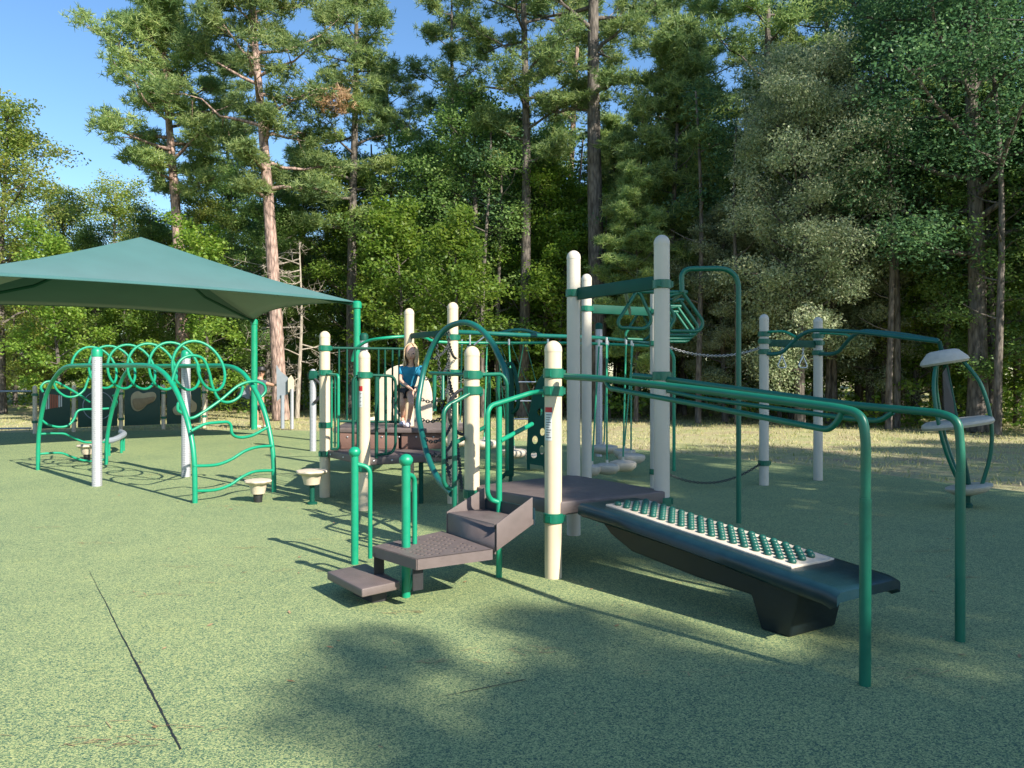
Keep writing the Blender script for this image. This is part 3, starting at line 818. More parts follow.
# railing beside post e
A, B = e_+V((-.35, .25, 0)), e_+V((.35, .1, 0))
Ae, Be = V((-.75, 6.95, 0)), V((-.05, 6.75, 0))
bars('guard_rail', [fillet([W(430, 373, 7.0), W(472, 375, 6.5), W(502, 374, 6.7), W(507, 382, 6.7), W(507, 470, 6.9)], .07),
     (([W(434.5, 374, 7.0), W(434.5, 411, 7.0)]), .018), (([W(443, 374, 7.0), W(443, 400, 6.9)]), .014), (([W(489, 375, 6.9), W(489, 470, 7.0)]), .016), (([W(498, 375, 6.8), W(498, 480, 6.95)]), .018)], mat='green_mid_shaded')
# plank handle beside it
mb = MB(); P0 = W(509.5, 476, 7.3); P1 = W(509.5, 368, 7.3)
mb.box((P0+P1)/2, (.042, 0, 0), (0, .03, 0), (P1-P0)/2)
mb.build('upright', M['green_dk'], PS, bevel=.01)
bars('handle', [fillet([W(505, 368, 7.3), W(511, 362, 7.3), W(515, 370, 7.25), W(518.5, 392, 7.2), W(518.5, 408, 7.2), W(511, 414, 7.3)], .1)], r=.018, mat='green_dk')
bars('handle', [fillet([W(498, 482, 7.3), W(506, 473, 7.3), W(511, 474, 7.3), W(510, 484, 7.3)], .05)], r=.018, mat='green_dk')
# perforated climbing wall behind post f
def cut_panel(name, outline, holes, th, mat, parent, nrm=V((0, 1, 0))):
    bm = bmesh.new(); loops = []
    for lp in [outline]+holes:
        vs = [bm.verts.new(p) for p in lp]; es = [bm.edges.new((vs[i], vs[(i+1) % len(vs)])) for i in range(len(vs))]; loops += es
    bmesh.ops.triangle_fill(bm, edges=loops, use_beauty=True, normal=nrm)
    r = bmesh.ops.extrude_face_region(bm, geom=list(bm.faces))
    bmesh.ops.translate(bm, vec=nrm*th, verts=[x for x in r['geom'] if isinstance(x, bmesh.types.BMVert)])
    bmesh.ops.recalc_face_normals(bm, faces=bm.faces)
    me = bpy.data.meshes.new(name); bm.to_mesh(me); bm.free(); me.materials.append(mat)
    o = bpy.data.objects.new(name, me); COL.objects.link(o); o.parent = parent; o.matrix_parent_inverse = Matrix.Translation(-wpos(parent))
    return o
DD = 9.0
def el(cx, cy, rx, ry, D, n=14): return [W(cx+rx*math.cos(a), cy+ry*math.sin(a), D) for a in [2*math.pi*k/n for k in range(n)]]
cut_panel('climbing_panel', [W(*p, DD) for p in [(527, 470), (526.5, 455), (528, 420), (532, 396), (538, 380), (545, 371), (549, 371), (549, 474), (544, 473), (543, 466), (530, 464), (530, 470)]],
          [el(535, 440, 2.8, 4.2, DD), el(534, 455, 3, 3.5, DD), el(542.5, 432, 2.4, 4, DD), el(540, 412, 2.6, 4, DD), el(542, 450, 2.5, 4.5, DD), el(543, 393, 2.2, 4, DD)], .03, M['green_dk'], PS)
# ---- steps
def quad_h(corners, z): return [H(x, y, z) for x, y in corners]
def step(poly, th, name='step', holes=None, mat='deck', **kw):
    if holes:
        O, X, Y = poly[0], poly[1]-poly[0], poly[3]-poly[0]
        hl = []
        for i in range(holes[0]):
            for j in range(holes[1]):
                if (i+j) % 2 and 0: continue
                c = O+X*((i+1)/(holes[0]+1))+Y*((j+1+.25*(i % 2))/(holes[1]+1.25)); r = .0095
                hl.append([c+X.normalized()*r*math.cos(a)+Y.normalized()*r*math.sin(a) for a in [2*math.pi*k/10 for k in range(10)]])
        return cut_panel(name, poly, hl, -th, M[mat], PS, UP)
    mb = MB(); mb.prism(poly, (0, 0, -th)); return mb.build(name, M[mat], PS, bevel=.008, **kw)
s1p = quad_h([(327, 571.5), (362, 589), (400, 581), (366, 563)], .15)
step(s1p, .055, label='lowest step, a small ribbed board')
s2p = quad_h([(373, 546), (417, 559), (492, 549), (442, 531)], .335)
def holed_plate(P4, nu, nv, r, th):
    vs = []; fs = []; O, A_, C_, B_ = P4[0], P4[1], P4[2], P4[3]
    bl = lambda u, v: (O.lerp(A_, u)).lerp(B_.lerp(C_, u), v)
    for i in range(nu):
        for j in range(nv):
            cc = bl((i+.5)/nu, (j+.5)/nv); o0 = len(vs)
            sq = [bl((i+a)/nu, (j+b)/nv) for a, b in ((0, 0), (.5, 0), (1, 0), (1, .5), (1, 1), (.5, 1), (0, 1), (0, .5))]
            rr = r if (1 <= i < nu-1 and 1 <= j < nv-1 and (i+j) % 7) else .0004
            hl = [cc+(p-cc).normalized()*rr for p in sq]
            vs += sq+hl+[p-UP*th for p in hl]
            for k in range(8):
                l = (k+1) % 8; fs += [(o0+k, o0+l, o0+8+l, o0+8+k), (o0+8+k, o0+8+l, o0+16+l, o0+16+k)]
    return MB().add(vs, fs)
holed_plate(s2p, 12, 10, .0145, .035).build('step', M['deck'], PS, sharp=20, label='middle step with a grid of drain holes')
mb = MB()
for p, q in zip(s2p, s2p[1:]+s2p[:1]):
    d = (q-p).normalized(); nn = V((-d.y, d.x, 0)); mb.box((p+q)/2-UP*.036, (q-p)/2-d*.001, nn*.006, UP*.033)
mb.build('step_skirt', M['deck'], PS)
mb = MB(); mb.prism([p.lerp((s2p[0]+s2p[2])/2, .03)-UP*.058 for p in s2p], (0, 0, -.006)); mb.build('step_pan', M['black'], PS)  # added black sheet that makes the holes above look shaded
FL, FR = H(448, 512.6, .48), H(494.6, 524, .48)
vd = Vv
BL, BR = FL+vd*.32, FR+vd*.32
mb = MB(); mb.prism([FL, FR, BR, BL], (0, 0, -.035)); 
d = (FR-FL).normalized()
mb.box((FL+FR)/2-UP*.12+vd*.006-vd*.0, (FR-FL)/2, vd*.006, UP*.085)
mb.build('step', M['deck'], PS, bevel=.006, label='top step, a boxed seat below the front deck')
mb = MB(); mb.box((BL+BR)/2+UP*.02, (BR-BL)/2, vd*.008, UP*.06); mb.build('riser', M['hull'], PS)
for P, Q in ((FR, BR), (FL, BL)):
    mb = MB(); o_ = (FR-FL).normalized()*(.012 if P is FR else -.024)
    top = P+vd*(.29 if P is FR else .33)
    poly = [P+UP*.002, P-UP*.18, top-UP*.03, top+UP*.16]
    mb.prism([p+o_ for p in poly], o_.normalized()*.012 if P is FR else (FR-FL).normalized()*.012)
    mb.build('side_plate', M['deck'], PS, bevel=.003)
# brackets under the steps
for p, q in ((s1p[3], s2p[0]), (s1p[2], s2p[1])):
    mb = MB(); dn_ = (s1p[2]-s1p[3]).normalized()
    mb.box(V((q.x, q.y, .21))+Vv*.03+dn_*(.03 if p is s1p[3] else -.05), Vv*.035, dn_*.005, UP*.085)
    mb.build('bracket', M['black'], PS)
mb = MB(); cc_ = (s1p[0]+s1p[2])/2; mb.box(V((cc_.x, cc_.y, .045))+Vv*.05, Vv*.05, U*.13, UP*.05); mb.build('footing', M['black'], PS)
# entry posts with knob caps
def entry(px, py, D, ptop, loopside):
    x = (px-CX)/F*D; k = F/D; zt = CH-(ptop-HY)/k
    mb = MB(); mb.tube([(x, D, -.02), (x, D, zt-.03)], .030, 16)
    mb.lathe([(.02, zt-.05), (.038, zt-.035), (.048, zt-.012), (.046, zt+.006), (.028, zt+.028), (.006, zt+.034)], (x, D, 0), 20)
    o = mb.build('entry_post', M['green'], PS, sharp=40)
    q = V(loopside)
    mb = MB(); b0 = V((x, D, 0))
    mb.tube(fillet([b0+UP*(zt-.10), b0+q+UP*(zt-.13), b0+q+UP*.15, b0+q*(1 if q.x > .1 else .3)+UP*.04], .07), .0175, 10)
    mb.build('handle', M['green'], o, sharp=60)
entry(354.7, 564, 6.06, 451, (.118, .02, 0))
entry(406, 597, 5.16, 459, (.045, .10, 0))
# stair handrails
base = G(499, 577); D5 = base.y
bars('handrail', [fillet([W(560, 391, 5.62), W(534, 392, 5.70), W(491, 405.5, 5.62), W(487.5, 412, 5.60), W(487.5, 494, 5.60), W(491, 500, 5.64), W(498, 502, 5.66)], .055), ([V((base.x, D5, -.02)), W(499, 404, D5)], .0225), ([W(500, 441, 5.66), W(532, 424, 6.1)], .018)], r=.0185)
Ds = 6.25
bars('handrail', [fillet([W(474, 391, 6.45), W(482, 391, 6.5), W(480, 396, 6.45), W(474, 391, 6.4), W(447.5, 406, 6.25), W(443.5, 412, 6.22), W(443.5, 482, 6.22), W(447, 488, 6.24), W(453, 489, 6.25)], .04), ([W(454.5, 512, Ds), W(454.5, 403, Ds)], .021), ([W(455, 443, 6.25), W(487, 426, 6.9)], .018)], r=.018, mat='green_mid_shaded')
# ---- parallel bars over the ramp
fa, ha = G(865, 685), G(960, 641)
Af, Ah = f_, h_
def bent(pp, A, B, rad): return fillet(ip(pp, A, B), rad, 8)
bars('parallel_bar', [(bent([(566, 376.5), (600, 378.5), (700, 390), (840, 408.5), (862, 414), (866, 440), (865, 560)], Af, fa, .17), .0235),
     (ip([(865.5, 498), (865, 686)], Af, fa), .0275)], mat='green_mid_shaded')
bars('parallel_bar', [(bent([(606, 381), (609, 388), (640, 394), (700, 405), (800, 424.5), (829, 430), (838, 421), (843, 410)], Af, fa, .06), .0165)], mat='green_mid_shaded', label='lower bar of the near rail')
bars('parallel_bar', [(bent([(634, 375.5), (655, 377.5), (700, 384), (850, 405), (940, 413), (958, 420), (961, 450), (960.5, 520)], Ah, ha, .2), .0235),
     (ip([(960.3, 472), (960, 642)], Ah, ha), .0265)], mat='green_mid_shaded')
bars('parallel_bar', [(bent([(655, 380), (658, 389), (700, 398), (845, 418), (880, 421), (893, 412)], Ah, ha, .05), .0165)], mat='green_mid_shaded', label='lower bar of the far rail')
# ---- ramp
RA = H(580, 503, ZB); RO = f_+U*.08+Vv*.06+UP*ZB          # near-left start corner
wr = .57; LR = 1.94
RO = V((.475, 5.55, ZB+.005))
sl_ = V((U.x, U.y, 0))*LR; zend = .335
def RP(s, t, off=0):                                      # s along 0..1, t across 0..1
    return RO+sl_*s+Vv*wr*t+UP*((zend-ZB)*s+off)
ns, ntt = 22, 12; vs = []
prof_t = [0, .015, .05, .12, .25, .4, .6, .75, .88, .95, .985, 1]
def crown(t, s):
    e = min(t, 1-t); z = -.022*(1-min(1, e/.06))**2
    e2 = min(s, 1-s); z += -.006*(1-min(1, e2/.02))**2
    if .12 < s < .985: z += .006*(1 if e < .14 else 0)*1
    return z
for i in range(ns+1):
    s = i/ns if 0 else [0, .01, .03, .08, .14, .2, .3, .4, .5, .6, .7, .78, .84, .87, .885, .90, .915, .93, .945, .96, .975, .99, 1.0][i]
    for t in prof_t: vs.append(RP(s, t, crown(t, s)+(.006*(i % 2) if s > .84 and .15 < t < .85 else 0)))
w0 = len(prof_t); fs = [(i*w0+j, (i+1)*w0+j, (i+1)*w0+j+1, i*w0+j+1) for i in range(ns) for j in range(w0-1)]
# side skirt & underside
edge = [(i*w0) for i in range(ns+1)]+[(ns*w0+j) for j in range(1, w0)]+[(i*w0+w0-1) for i in range(ns-1, -1, -1)]+[j for j in range(w0-2, 0, -1)]
o0 = len(vs); m = len(edge)
for k in edge: vs.append(V(vs[k])-UP*.052)
cen = RP(.5, .5, -.09)
for k in edge:
    p = V(vs[k])-UP*.072; vs.append(p+(V((cen.x, cen.y, p.z))-p).normalized()*.045)
for q in range(m):
    r_ = (q+1) % m
    fs.append((edge[q], edge[r_], o0+r_, o0+q)); fs.append((o0+q, o0+r_, o0+m+r_, o0+m+q))
fs.append(tuple(o0+m+q for q in range(m)))
mb = MB(); mb.add(vs, fs)
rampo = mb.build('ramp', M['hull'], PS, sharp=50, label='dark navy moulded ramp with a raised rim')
# hull below
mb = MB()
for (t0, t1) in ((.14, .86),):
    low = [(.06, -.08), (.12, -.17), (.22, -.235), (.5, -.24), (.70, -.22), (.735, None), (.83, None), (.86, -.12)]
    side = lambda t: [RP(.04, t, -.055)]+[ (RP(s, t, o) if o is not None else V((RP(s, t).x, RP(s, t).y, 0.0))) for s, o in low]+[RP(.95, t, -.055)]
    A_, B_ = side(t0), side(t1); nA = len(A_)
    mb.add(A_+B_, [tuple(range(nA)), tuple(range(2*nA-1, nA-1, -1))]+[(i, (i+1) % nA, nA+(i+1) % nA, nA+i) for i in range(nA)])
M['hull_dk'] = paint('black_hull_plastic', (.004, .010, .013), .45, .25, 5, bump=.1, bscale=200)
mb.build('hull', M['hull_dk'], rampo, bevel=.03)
# stud pad
mb = MB(); c4 = [RP(.07, .22, -.004), RP(.82, .22, -.004), RP(.82, .90, -.004), RP(.07, .90, -.004)]
mb.prism(c4, UP*.018); pad = mb.build('stud_pad', M['disc'], rampo, bevel=.006)
mb = MB(); k = 0
for i in range(-3, 17):
    for j in range(6):
        s = .092+.70*(i+.2)/17+.024*(5-j); t = .29+.54*(j+.5)/6
        if s > .80 or s < .085: continue
        c = RP(s, t, .020); mb.ball(c, .026, 10, 6, (1.0, 1, .85), Q=Quaternion(UP, math.atan2(U.y, U.x)))
mb.build('stud', M['stud'], pad, sharp=80)['kind'] = 'stuff'
# ---- overhead loop ladder and arch pole
LA, LBk = V((1.5, 7.75, 0)), V((1.92, 10.1, 0))
axd = (LBk-LA)
for k in range(4):
    o_ = LA+axd*(k/3)
    Dk = o_.y
    def L3(px, py): 
        p = W(px, py, LA.y); return V((p.x-LA.x+o_.x, o_.y+(p.x-LA.x)*.12, p.z))
    tri1 = [L3(636, 292), L3(617, 322), L3(619, 328), L3(645, 329), L3(652, 321), L3(640, 294)]
    tri2 = [L3(684, 293), L3(705, 322), L3(701, 331), L3(668, 331), L3(676, 318), L3(664, 297)]
    mb = MB(); k in (0, 3) and mb.tube(fillet(tri1+[L3(635, 292)], .05), .0185, 8); mb.tube(fillet(tri2+[L3(684, 292)], .05), .0185, 8); mb.tube([L3(632 if k in (0, 3) else 664, 292), L3(688, 292)], .02, 8)
    mb.build('ladder_loop', M['green_mid_shaded'], PS, sharp=70)
W1, W2 = W(636, 290, 6.72), W(687, 292, 7.75)
bars('ladder_rail', [[V((1.0, 6.78, 2.22)), V((1.5, 9.75, 2.26))], [V((1.74, 7.75, 2.33)), V((1.84, 9.9, 2.30))]], r=.018, mat='green_mid_shaded')
bars('arch_pole', [(fillet([W(682, 292, 7.75), W(681, 269, 7.75), W(738.5, 268, 7.75), V((2.282, 7.75, -.02))], .22, 10), .0265)], mat='green_mid_shaded')
bars('grab_pole', [(fillet([W(652, 349, 12), W(668, 347, 12), W(674, 356, 12), V(((674-CX)/F*12, 12, 0))], .12), .026)])

# ================================================================ rear overhead swing course
RC = thing('overhead_track', 'curved green overhead track on perforated grey posts behind the main structure', 'play equipment', (0, 13, 0))
post('post', RC, (364-CX)/F*12.2, 12.2, 2.16, 'perf', cap='green_dk')
post('post', RC, (599-CX)/F*14.2, 14.2, 2.46, 'perf', cap='green_dk')
post('post', RC, (469-CX)/F*13.4, 13.4, 2.12, 'perf', .04, cap='green_dk')
bars('track', [smooth([W(455, 332, 9.1), W(480, 333, 9.6), W(520, 335, 10), W(580, 337, 10.8), W(600, 338, 11.3), W(630, 341, 11.8), W(655, 344, 12)], 6)], RC, 'teal', .028)
bars('track', [smooth([W(352, 361, 12.2), W(356, 349, 12.1), W(368, 341, 12), W(385, 338, 11.9), W(405, 336.5, 12), W(423, 337, 12), W(440, 342, 12.2), W(500, 343, 12.6), W(570, 343, 12.8), W(655, 346, 12.9)], 6)], RC, 'green', .024)
bars('track', [smooth([W(500, 333, 12.9), W(515, 330, 12.9), W(528, 331, 12.9), W(545, 336, 12.9)], 6)], RC, 'teal', .03)
bars('brace', [[W(474, 345, 11), W(489, 333, 11)], [W(470, 334, 12), W(470, 345, 12)]], RC, 'steel', .014)
# hanging discs
def disc(px, py, wpx, D, rodtop, label, n=0):
    c = W(px, py, D); r = wpx/2/F*D
    t = thing('hanging_disc', label, 'stepping disc', (c.x, c.y, 0), 'stepping discs hanging under the overhead track')
    wob = lambda a: 1+.05*math.sin(3*a+n)+.03*math.sin(5*a+n*2)
    MB().lathe([(r*.35, -.10), (r*.7, -.085), (r*.95, -.04), (r, .0), (r*.96, .03), (r*.6, .05), (.02, .055)], c, 26, wob=wob).build('disc', M['disc'], t, sharp=50)
    mb = MB(); top = W(rodtop[0], rodtop[1], D+.2)
    mb.tube([c+UP*.02, top], .0125, 8); mb.build('rod', M['green'], t)
    mb = MB(); mb.tube([c+UP*.03, c+UP*.1], .02, 8); mb.build('fitting', M['steel'], t)
    mb = MB(); mb.tube([top-UP*.02, top+UP*.08], .018, 8); mb.build('fitting', M['steel'], t)
for i, (px, py, w, D, rt, lb) in enumerate([
        (604, 448, 28, 12.6, (608, 344), 'hanging disc nearest the perforated grey post'),
        (624, 452, 22, 12.0, (633, 345), 'hanging disc behind the stacked pair of pale discs'),
        (631, 457, 27, 11.4, (631.5, 344), 'upper of the two overlapping pale hanging discs'),
        (623, 464, 27, 10.7, (626, 343), 'lower of the two overlapping pale hanging discs'),
        (607, 467, 26, 10.6, (606.5, 343), 'sunlit cream disc hanging right of the tall posts'),
        (592, 468.5, 18, 10.5, (599, 345), 'disc half hidden behind the tall pale posts'),
        (514, 452, 26, 12.2, (509, 344), 'disc hanging right of the green upright'),
        (537, 457, 24, 12.0, (548, 344), 'disc hanging behind the perforated climbing panel'),
        (484, 443, 30, 12.4, (487, 344), 'disc hanging just right of the cream post by the steering wheel'),
        (460, 426, 24, 13.2, (462, 344), 'far disc seen left of the cream post by the steering wheel'),
        (456, 441, 26, 12.8, (452, 345), 'disc hanging behind the chain net')]):
    disc(px, py, w, D, rt, lb, i)
for i, (x0, x1, yb, D, xt) in enumerate([(517, 536, 382, 12.4, 524), (515, 534, 401, 12.6, 509), (505, 530, 419, 12.7, 497)]):
    t = thing('trapeze_bar', ['highest', 'middle', 'lowest'][i]+' of the three trapeze bars hanging in front of the dark wood', 'trapeze bar', W((x0+x1)/2, yb, D)*1.0, 'trapeze bars under the overhead track')
    MB().tube([W(x0, yb, D), W(x1, yb, D)], .012, 8).build('bar', M['steel'], t)
    mb = MB(); mb.tube([W(x0, yb, D), W(xt, 343, D)], .009, 6); mb.tube([W(x1, yb, D), W(xt+2, 343, D)], .006, 6); mb.build('rod', M['green_mid_shaded'], t)

# grey perforated talk post left of the structure
t = thing('talk_tube_post', 'perforated grey post with green hex cap and black hose left of the structure', 'play post', G(313, 451))
po = post('post', t, G(313, 451).x, G(313, 451).y, 1.62, 'perf')
x, y = G(313, 451).x, G(313, 451).y
MB().lathe([(.08, 1.40), (.105, 1.43), (.105, 1.52), (.08, 1.58), (.03, 1.60)], (x, y, 0), 6).build('cap', M['green_dk'], t)
mb = MB(); mb.tube(smooth([V((x+.05, y-.06, 1.42)), V((x+.17, y-.08, 1.3)), V((x+.17, y-.08, 1.1)), V((x+.04, y-.08, .95))], 8), .03, 10); mb.build('hose', M['black'], t)
mb = MB(); mb.tube([V((x+.08, y, 1.48)), V((x+.25, y-.1, 1.48))], .03, 8); mb.build('bracket', M['green_dk'], t)

# ================================================================ chains
def chain_thing(A, B, sag, label, mat):
    n = 40; P = chain_pts(A, B, sag, n); mb = MB(); chain_mesh(mb, P, .0055, .014)
    tag(mb.build('chain', mat, None, sharp=80), label, 'chain')
chain_thing(W(661, 344, 10), W(760, 348, 10.42), .13, 'upper pale chain sagging between the tall posts', M['chain_w'])
chain_thing(W(660, 470, 10), W(760, 464, 10.42), .21, 'lower dark chain sagging near the ground between the tall posts', M['chain'])

# ================================================================ right station
p1, p2 = G(764, 485), G(818, 480)
RS = thing('overhead_station', 'pair of tall pale posts carrying curved green arms towards the tilted spinner', 'play equipment', (p1+p2)/2)
post('post', RS, p1.x, p1.y, 2.32, 'white', clamps=(.30, 1.81, 1.95, 2.05))
post('post', RS, p2.x, p2.y, 2.32, 'white', clamps=(1.81, 1.95, 2.05))
d = (p2-p1).normalized(); mb = MB(); mb.box((p1+p2)/2+UP*1.93, (p2-p1)/2-d*.07, V((-d.y, d.x, 0))*.02, UP*.05); mb.build('beam', M['green_dk'], RS, bevel=.005)
sp = W(939, 341, 8.8)
arm = lambda pts, r: (fillet([W(*p) for p in pts], .16, 8), r)
bars('arm', [arm([(766, 354, 10.42), (781, 354, 10.3), (800, 335, 10.1), (812, 330, 9.95), (860, 332, 9.5), (939, 341.5, 8.8)], .026)], RS, 'teal')
bars('arm', [arm([(819, 354, 10.9), (837, 354, 10.7), (851, 337, 10.3), (862, 330.5, 10.1), (900, 334, 9.5), (938, 340.5, 8.85)], .026)], RS, 'teal')
bars('brace', [arm([(767, 332, 10.42), (785, 331, 10.2), (796, 337, 10.1)], .018), arm([(820, 333, 10.9), (846, 334, 10.6), (852, 338, 10.3)], .018)], RS, 'green')
# rings
for i, px in enumerate((782, 803)):
    D = p1.y+(p2.y-p1.y)*((px-764)/54)
    top = W(px, 348, D)
    t = thing('trapeze_ring', ['left', 'right'][i]+' steel triangular hand ring hanging from the beam between the pale posts', 'hand ring', top)
    mb = MB(); chain_mesh(mb, chain_pts(top+UP*.02, W(px, 357, D)), .006, .012); mb.build('chain', M['steel'], t)
    k = F/D; a, b, c = W(px, 356, D), W(px-5, 367.5, D), W(px+5, 368, D)
    mb = MB(); P = fillet([a+V((.001, 0, 0)), b, c, a-V((.001, 0, 0))], .05, 6); mb.tube(P, .011, 8); mb.build('grip', M['steel'], t, sharp=70)
# spinner
gp = G(966, 507)
S = thing('tilted_spinner', 'tilted cage spinner of three pale discs joined by curved green bars at right', 'spinner', gp)
Tb, Tt = V((gp.x, gp.y, .16)), sp
T1, T2, T3 = W(969, 488, 8.7), W(957, 423, 8.75), W(944, 359, 8.8)
axis = (T3-T1).normalized()
def pdisc(c, r, prof, name='disc', seg=6):
    MB().lathe(prof, c, 6*4, axis=axis, wob=lambda a: 1-.045*(1-abs(math.cos(3*a)))).build(name, M['disc'], S, bevel=0, sharp=40)
pdisc(T1, .25, [(.08, -.075), (.18, -.05), (.245, .0), (.25, .02), (.2, .035), (.02, .04)])
pdisc(T2, .40, [(.12, -.06), (.365, -.04), (.385, -.012), (.375, .016), (.33, .04), (.02, .045)])
pdisc(T3, .26, [(.05, -.03), (.24, -.06), (.265, -.035), (.25, .0), (.17, .085), (.13, .10), (.02, .105)])
sx = axis.cross(V((0, 1, 0))).normalized(); sy = axis.cross(sx)
for k in range(3):
    a = .5+k*2*math.pi/3; dr = sx*math.cos(a)+sy*math.sin(a)
    P = smooth([T1+dr*.12, T1.lerp(T2, .5)+dr*.27, T2+dr*.33, T2.lerp(T3, .55)+dr*.30, T3+dr*.17-axis*.04], 8)
    MB().tube(P, .0215, 10).build('bar', M['green_mid_shaded'], S, sharp=70)
mb = MB(); mb.tube([V((gp.x, gp.y, -.02)), V((gp.x, gp.y, .13)), T1-axis*.05], .045, 14); mb.tube([T1, T3], .03, 10); mb.tube([T3, sp+UP*-.0], .024, 10)
mb.lathe([(.07, 0), (.07, .03), (.05, .05)], gp, 18); mb.build('stem', M['green_dk'], S)
mb = MB(); mb.prism([T2.lerp(T3, .9)+sx*-.02, T2.lerp(T3, .1)+sx*-.02, T2.lerp(T3, .1)+sx*.16+sy*.05, T2.lerp(T3, .8)+sx*.08+sy*.05], sy*.015)
mb.build('netting', M['black'], S, label='dark mesh fin inside the cage')

# ================================================================ looped climber, left
fL, fR = G(38, 470), G(195, 503); bL, bR = G(106, 464.5), G(274, 492)
LC = thing('looped_climber', 'wide green arched climber with coiled overhead loops under the shade canopy', 'climber', (fL+fR+bL+bR)/4)
pm = (fL+fR)/2; pn = (bL+bR)/2
q1, q2 = G(97, 486), G(186, 476.6)
po = post('post', LC, q1.x, q1.y, 1.86, 'perf', cap='green', label='front perforated pale post')
po = post('post', LC, q2.x, q2.y, 1.86, 'perf', cap='green', label='rear perforated pale post')
def arch_tube(Lp, Rp, px):
    pts = [V((*Lp[:2], -.02))]+[PP(x, y, Lp, Rp) for x, y in px]+[V((*Rp[:2], -.02))]
    P = smooth(pts, 8)
    MB().tube(P, .031, 12).build('arch', M['green'], LC, sharp=70)
arch_tube(fL, fR, [(38.5, 440), (41, 418), (46, 396), (54, 379), (65, 367.5), (80, 365.5), (110, 365.5), (145, 365.5), (158, 369), (169, 379), (180, 399), (189, 427), (194, 458)])
arch_tube(bL, bR, [(107, 440), (111, 415), (118, 390), (126, 373), (137, 366.5), (160, 366), (190, 366), (225, 366), (240, 371), (250, 382), (260, 400), (268, 425), (273, 455)])
mid0, mid1 = (fL+bL)/2, (fR+bR)/2; ac = ((bL+bR)/2-(fL+fR)/2)*.5
al = mid1-mid0
P = []
nT = 6.0; n = 220
for i in range(n+1):
    t = i/n; ph = math.pi+2*math.pi*nT*t
    c = mid0+al*(.13+.78*t)
    c = c+ac*(.50*math.cos(ph)); z = 1.615+.32*math.sin(-ph)
    c += al.normalized()*.10*math.sin(ph*1)
    P.append(V((c.x, c.y, z)))
MB().tube(P, .0185, 9).build('loop', M['green'], LC, sharp=80, label='coil of overlapping overhead loops')
P2 = []
def rung(pts, Lp, Rp, d=None, r=.0185):
    MB().tube(smooth([PP(x, y, Lp, Rp) for x, y in pts], 8), r, 9).build('rung', M['green'], LC, sharp=70)
rung([(195, 491), (215, 490), (230, 485), (242, 477), (255, 471.5), (273, 470.5)], fR, bR)
rung([(193, 466), (215, 465), (230, 460), (245, 451), (258, 447), (272, 446)], fR, bR)
MB().tube(fillet([PP(x, y, fR, bR) for x, y in [(191, 431), (205, 423.5), (231, 421.5), (231.5, 435), (240, 438), (252, 436), (268, 427)]], .08), .0185, 9).build('rung', M['green'], LC, sharp=70)
def freet(pts, A, B): MB().tube(smooth([PP(x, y, A, B) for x, y in pts], 8), .0185, 9).build('rung', M['green'], LC, sharp=70)
A2, B2 = fR+V((-.35, .45, 0)), bR+V((-.25, .35, 0))
freet([(184, 414), (178, 410), (179, 403), (184, 415), (192, 418), (205, 411), (222, 399), (238, 386), (252, 381.5), (263, 384), (265.5, 391), (261, 397)], A2, B2)
freet([(243, 386), (240, 396), (230, 402), (220, 400), (213, 388), (209, 372), (203, 359), (192, 355.5), (182, 359), (176, 368), (171, 385)], A2, B2)
rung([(40, 434), (62, 433.5), (72, 437), (84, 442), (95, 442.5), (107, 442)], fL, bL)
rung([(39, 454), (60, 453), (72, 457), (84, 460.5), (95, 461), (106, 459)], fL, bL)
A3, B3 = fL+V((.25, .1, 0)), bL+V((.25, .1, 0))
freet([(40, 418), (47, 424), (58, 427), (68, 425.5), (74, 419), (77, 412), (83, 409.5), (100, 409), (113, 407.5), (116.5, 402), (113, 395)], A3, B3)
freet([(43, 392), (41, 387), (46, 382), (56, 382), (66, 387), (78, 394), (90, 402)], A3, B3)
freet([(53, 381), (57, 390), (66, 396.5), (76, 396), (84, 390), (88, 380), (94, 367)], A3, B3)

# small pods
def pod(px, py, r, h, stem, label):
    g = G(px, py); t = thing('stepping_pod', label, 'stepping pod', g)
    wob = lambda a: 1+.045*math.cos(8*a)
    MB().lathe([(r*.42, h-.17), (r*.5, h-.165), (r*.66, h-.06), (r*.72, h-.045)], g, 32).build('cup', M['sand'], t, sharp=40)
    MB().lathe([(r*.7, h-.055), (r*.92, h-.04), (r, h-.022), (r*.98, h-.006), (r*.8, h), (.02, h+.002)], g, 48, wob=wob).build('top', M['sand'], t, sharp=40)
    if stem: MB().tube([g-UP*.02, g+UP*(h-.16)], .03, 12).lathe([(.06, 0), (.06, .02), (.035, .03)], g, 16).build('stem', M['green_dk'], t)
    else: MB().lathe([(r*.3, -.01), (r*.36, h-.165)], g, 20).build('stem', M['black'], t)
pod(258, 502, .155, .265, False, 'cream stepping pod low on the ground in front of the looped climber')
pod(312, 504, .178, .395, True, 'taller cream stepping pod on a green stem beside the rear deck post')
pod(87, 462, .16, .30, False, 'small cream pod behind the perforated front post of the looped climber')
# curved balance beam behind
BB = thing('balance_beam', 'curved grey balance beam on short green legs behind the looped climber', 'balance beam', G(115, 457))
P = smooth([W(106, 441, 14.2), W(113, 440, 14.4), W(120, 437, 14.7), (W(124, 434, 15.1)), W(121, 432, 15.6)], 8)
MB().tube(P, .055, 10).build('beam', M['grey'], BB)
mb = MB()
for p in (P[4], P[18], P[26]): mb.tube([V((p.x, p.y, 0)), p], .025, 8)
mb.build('leg', M['green'], BB)

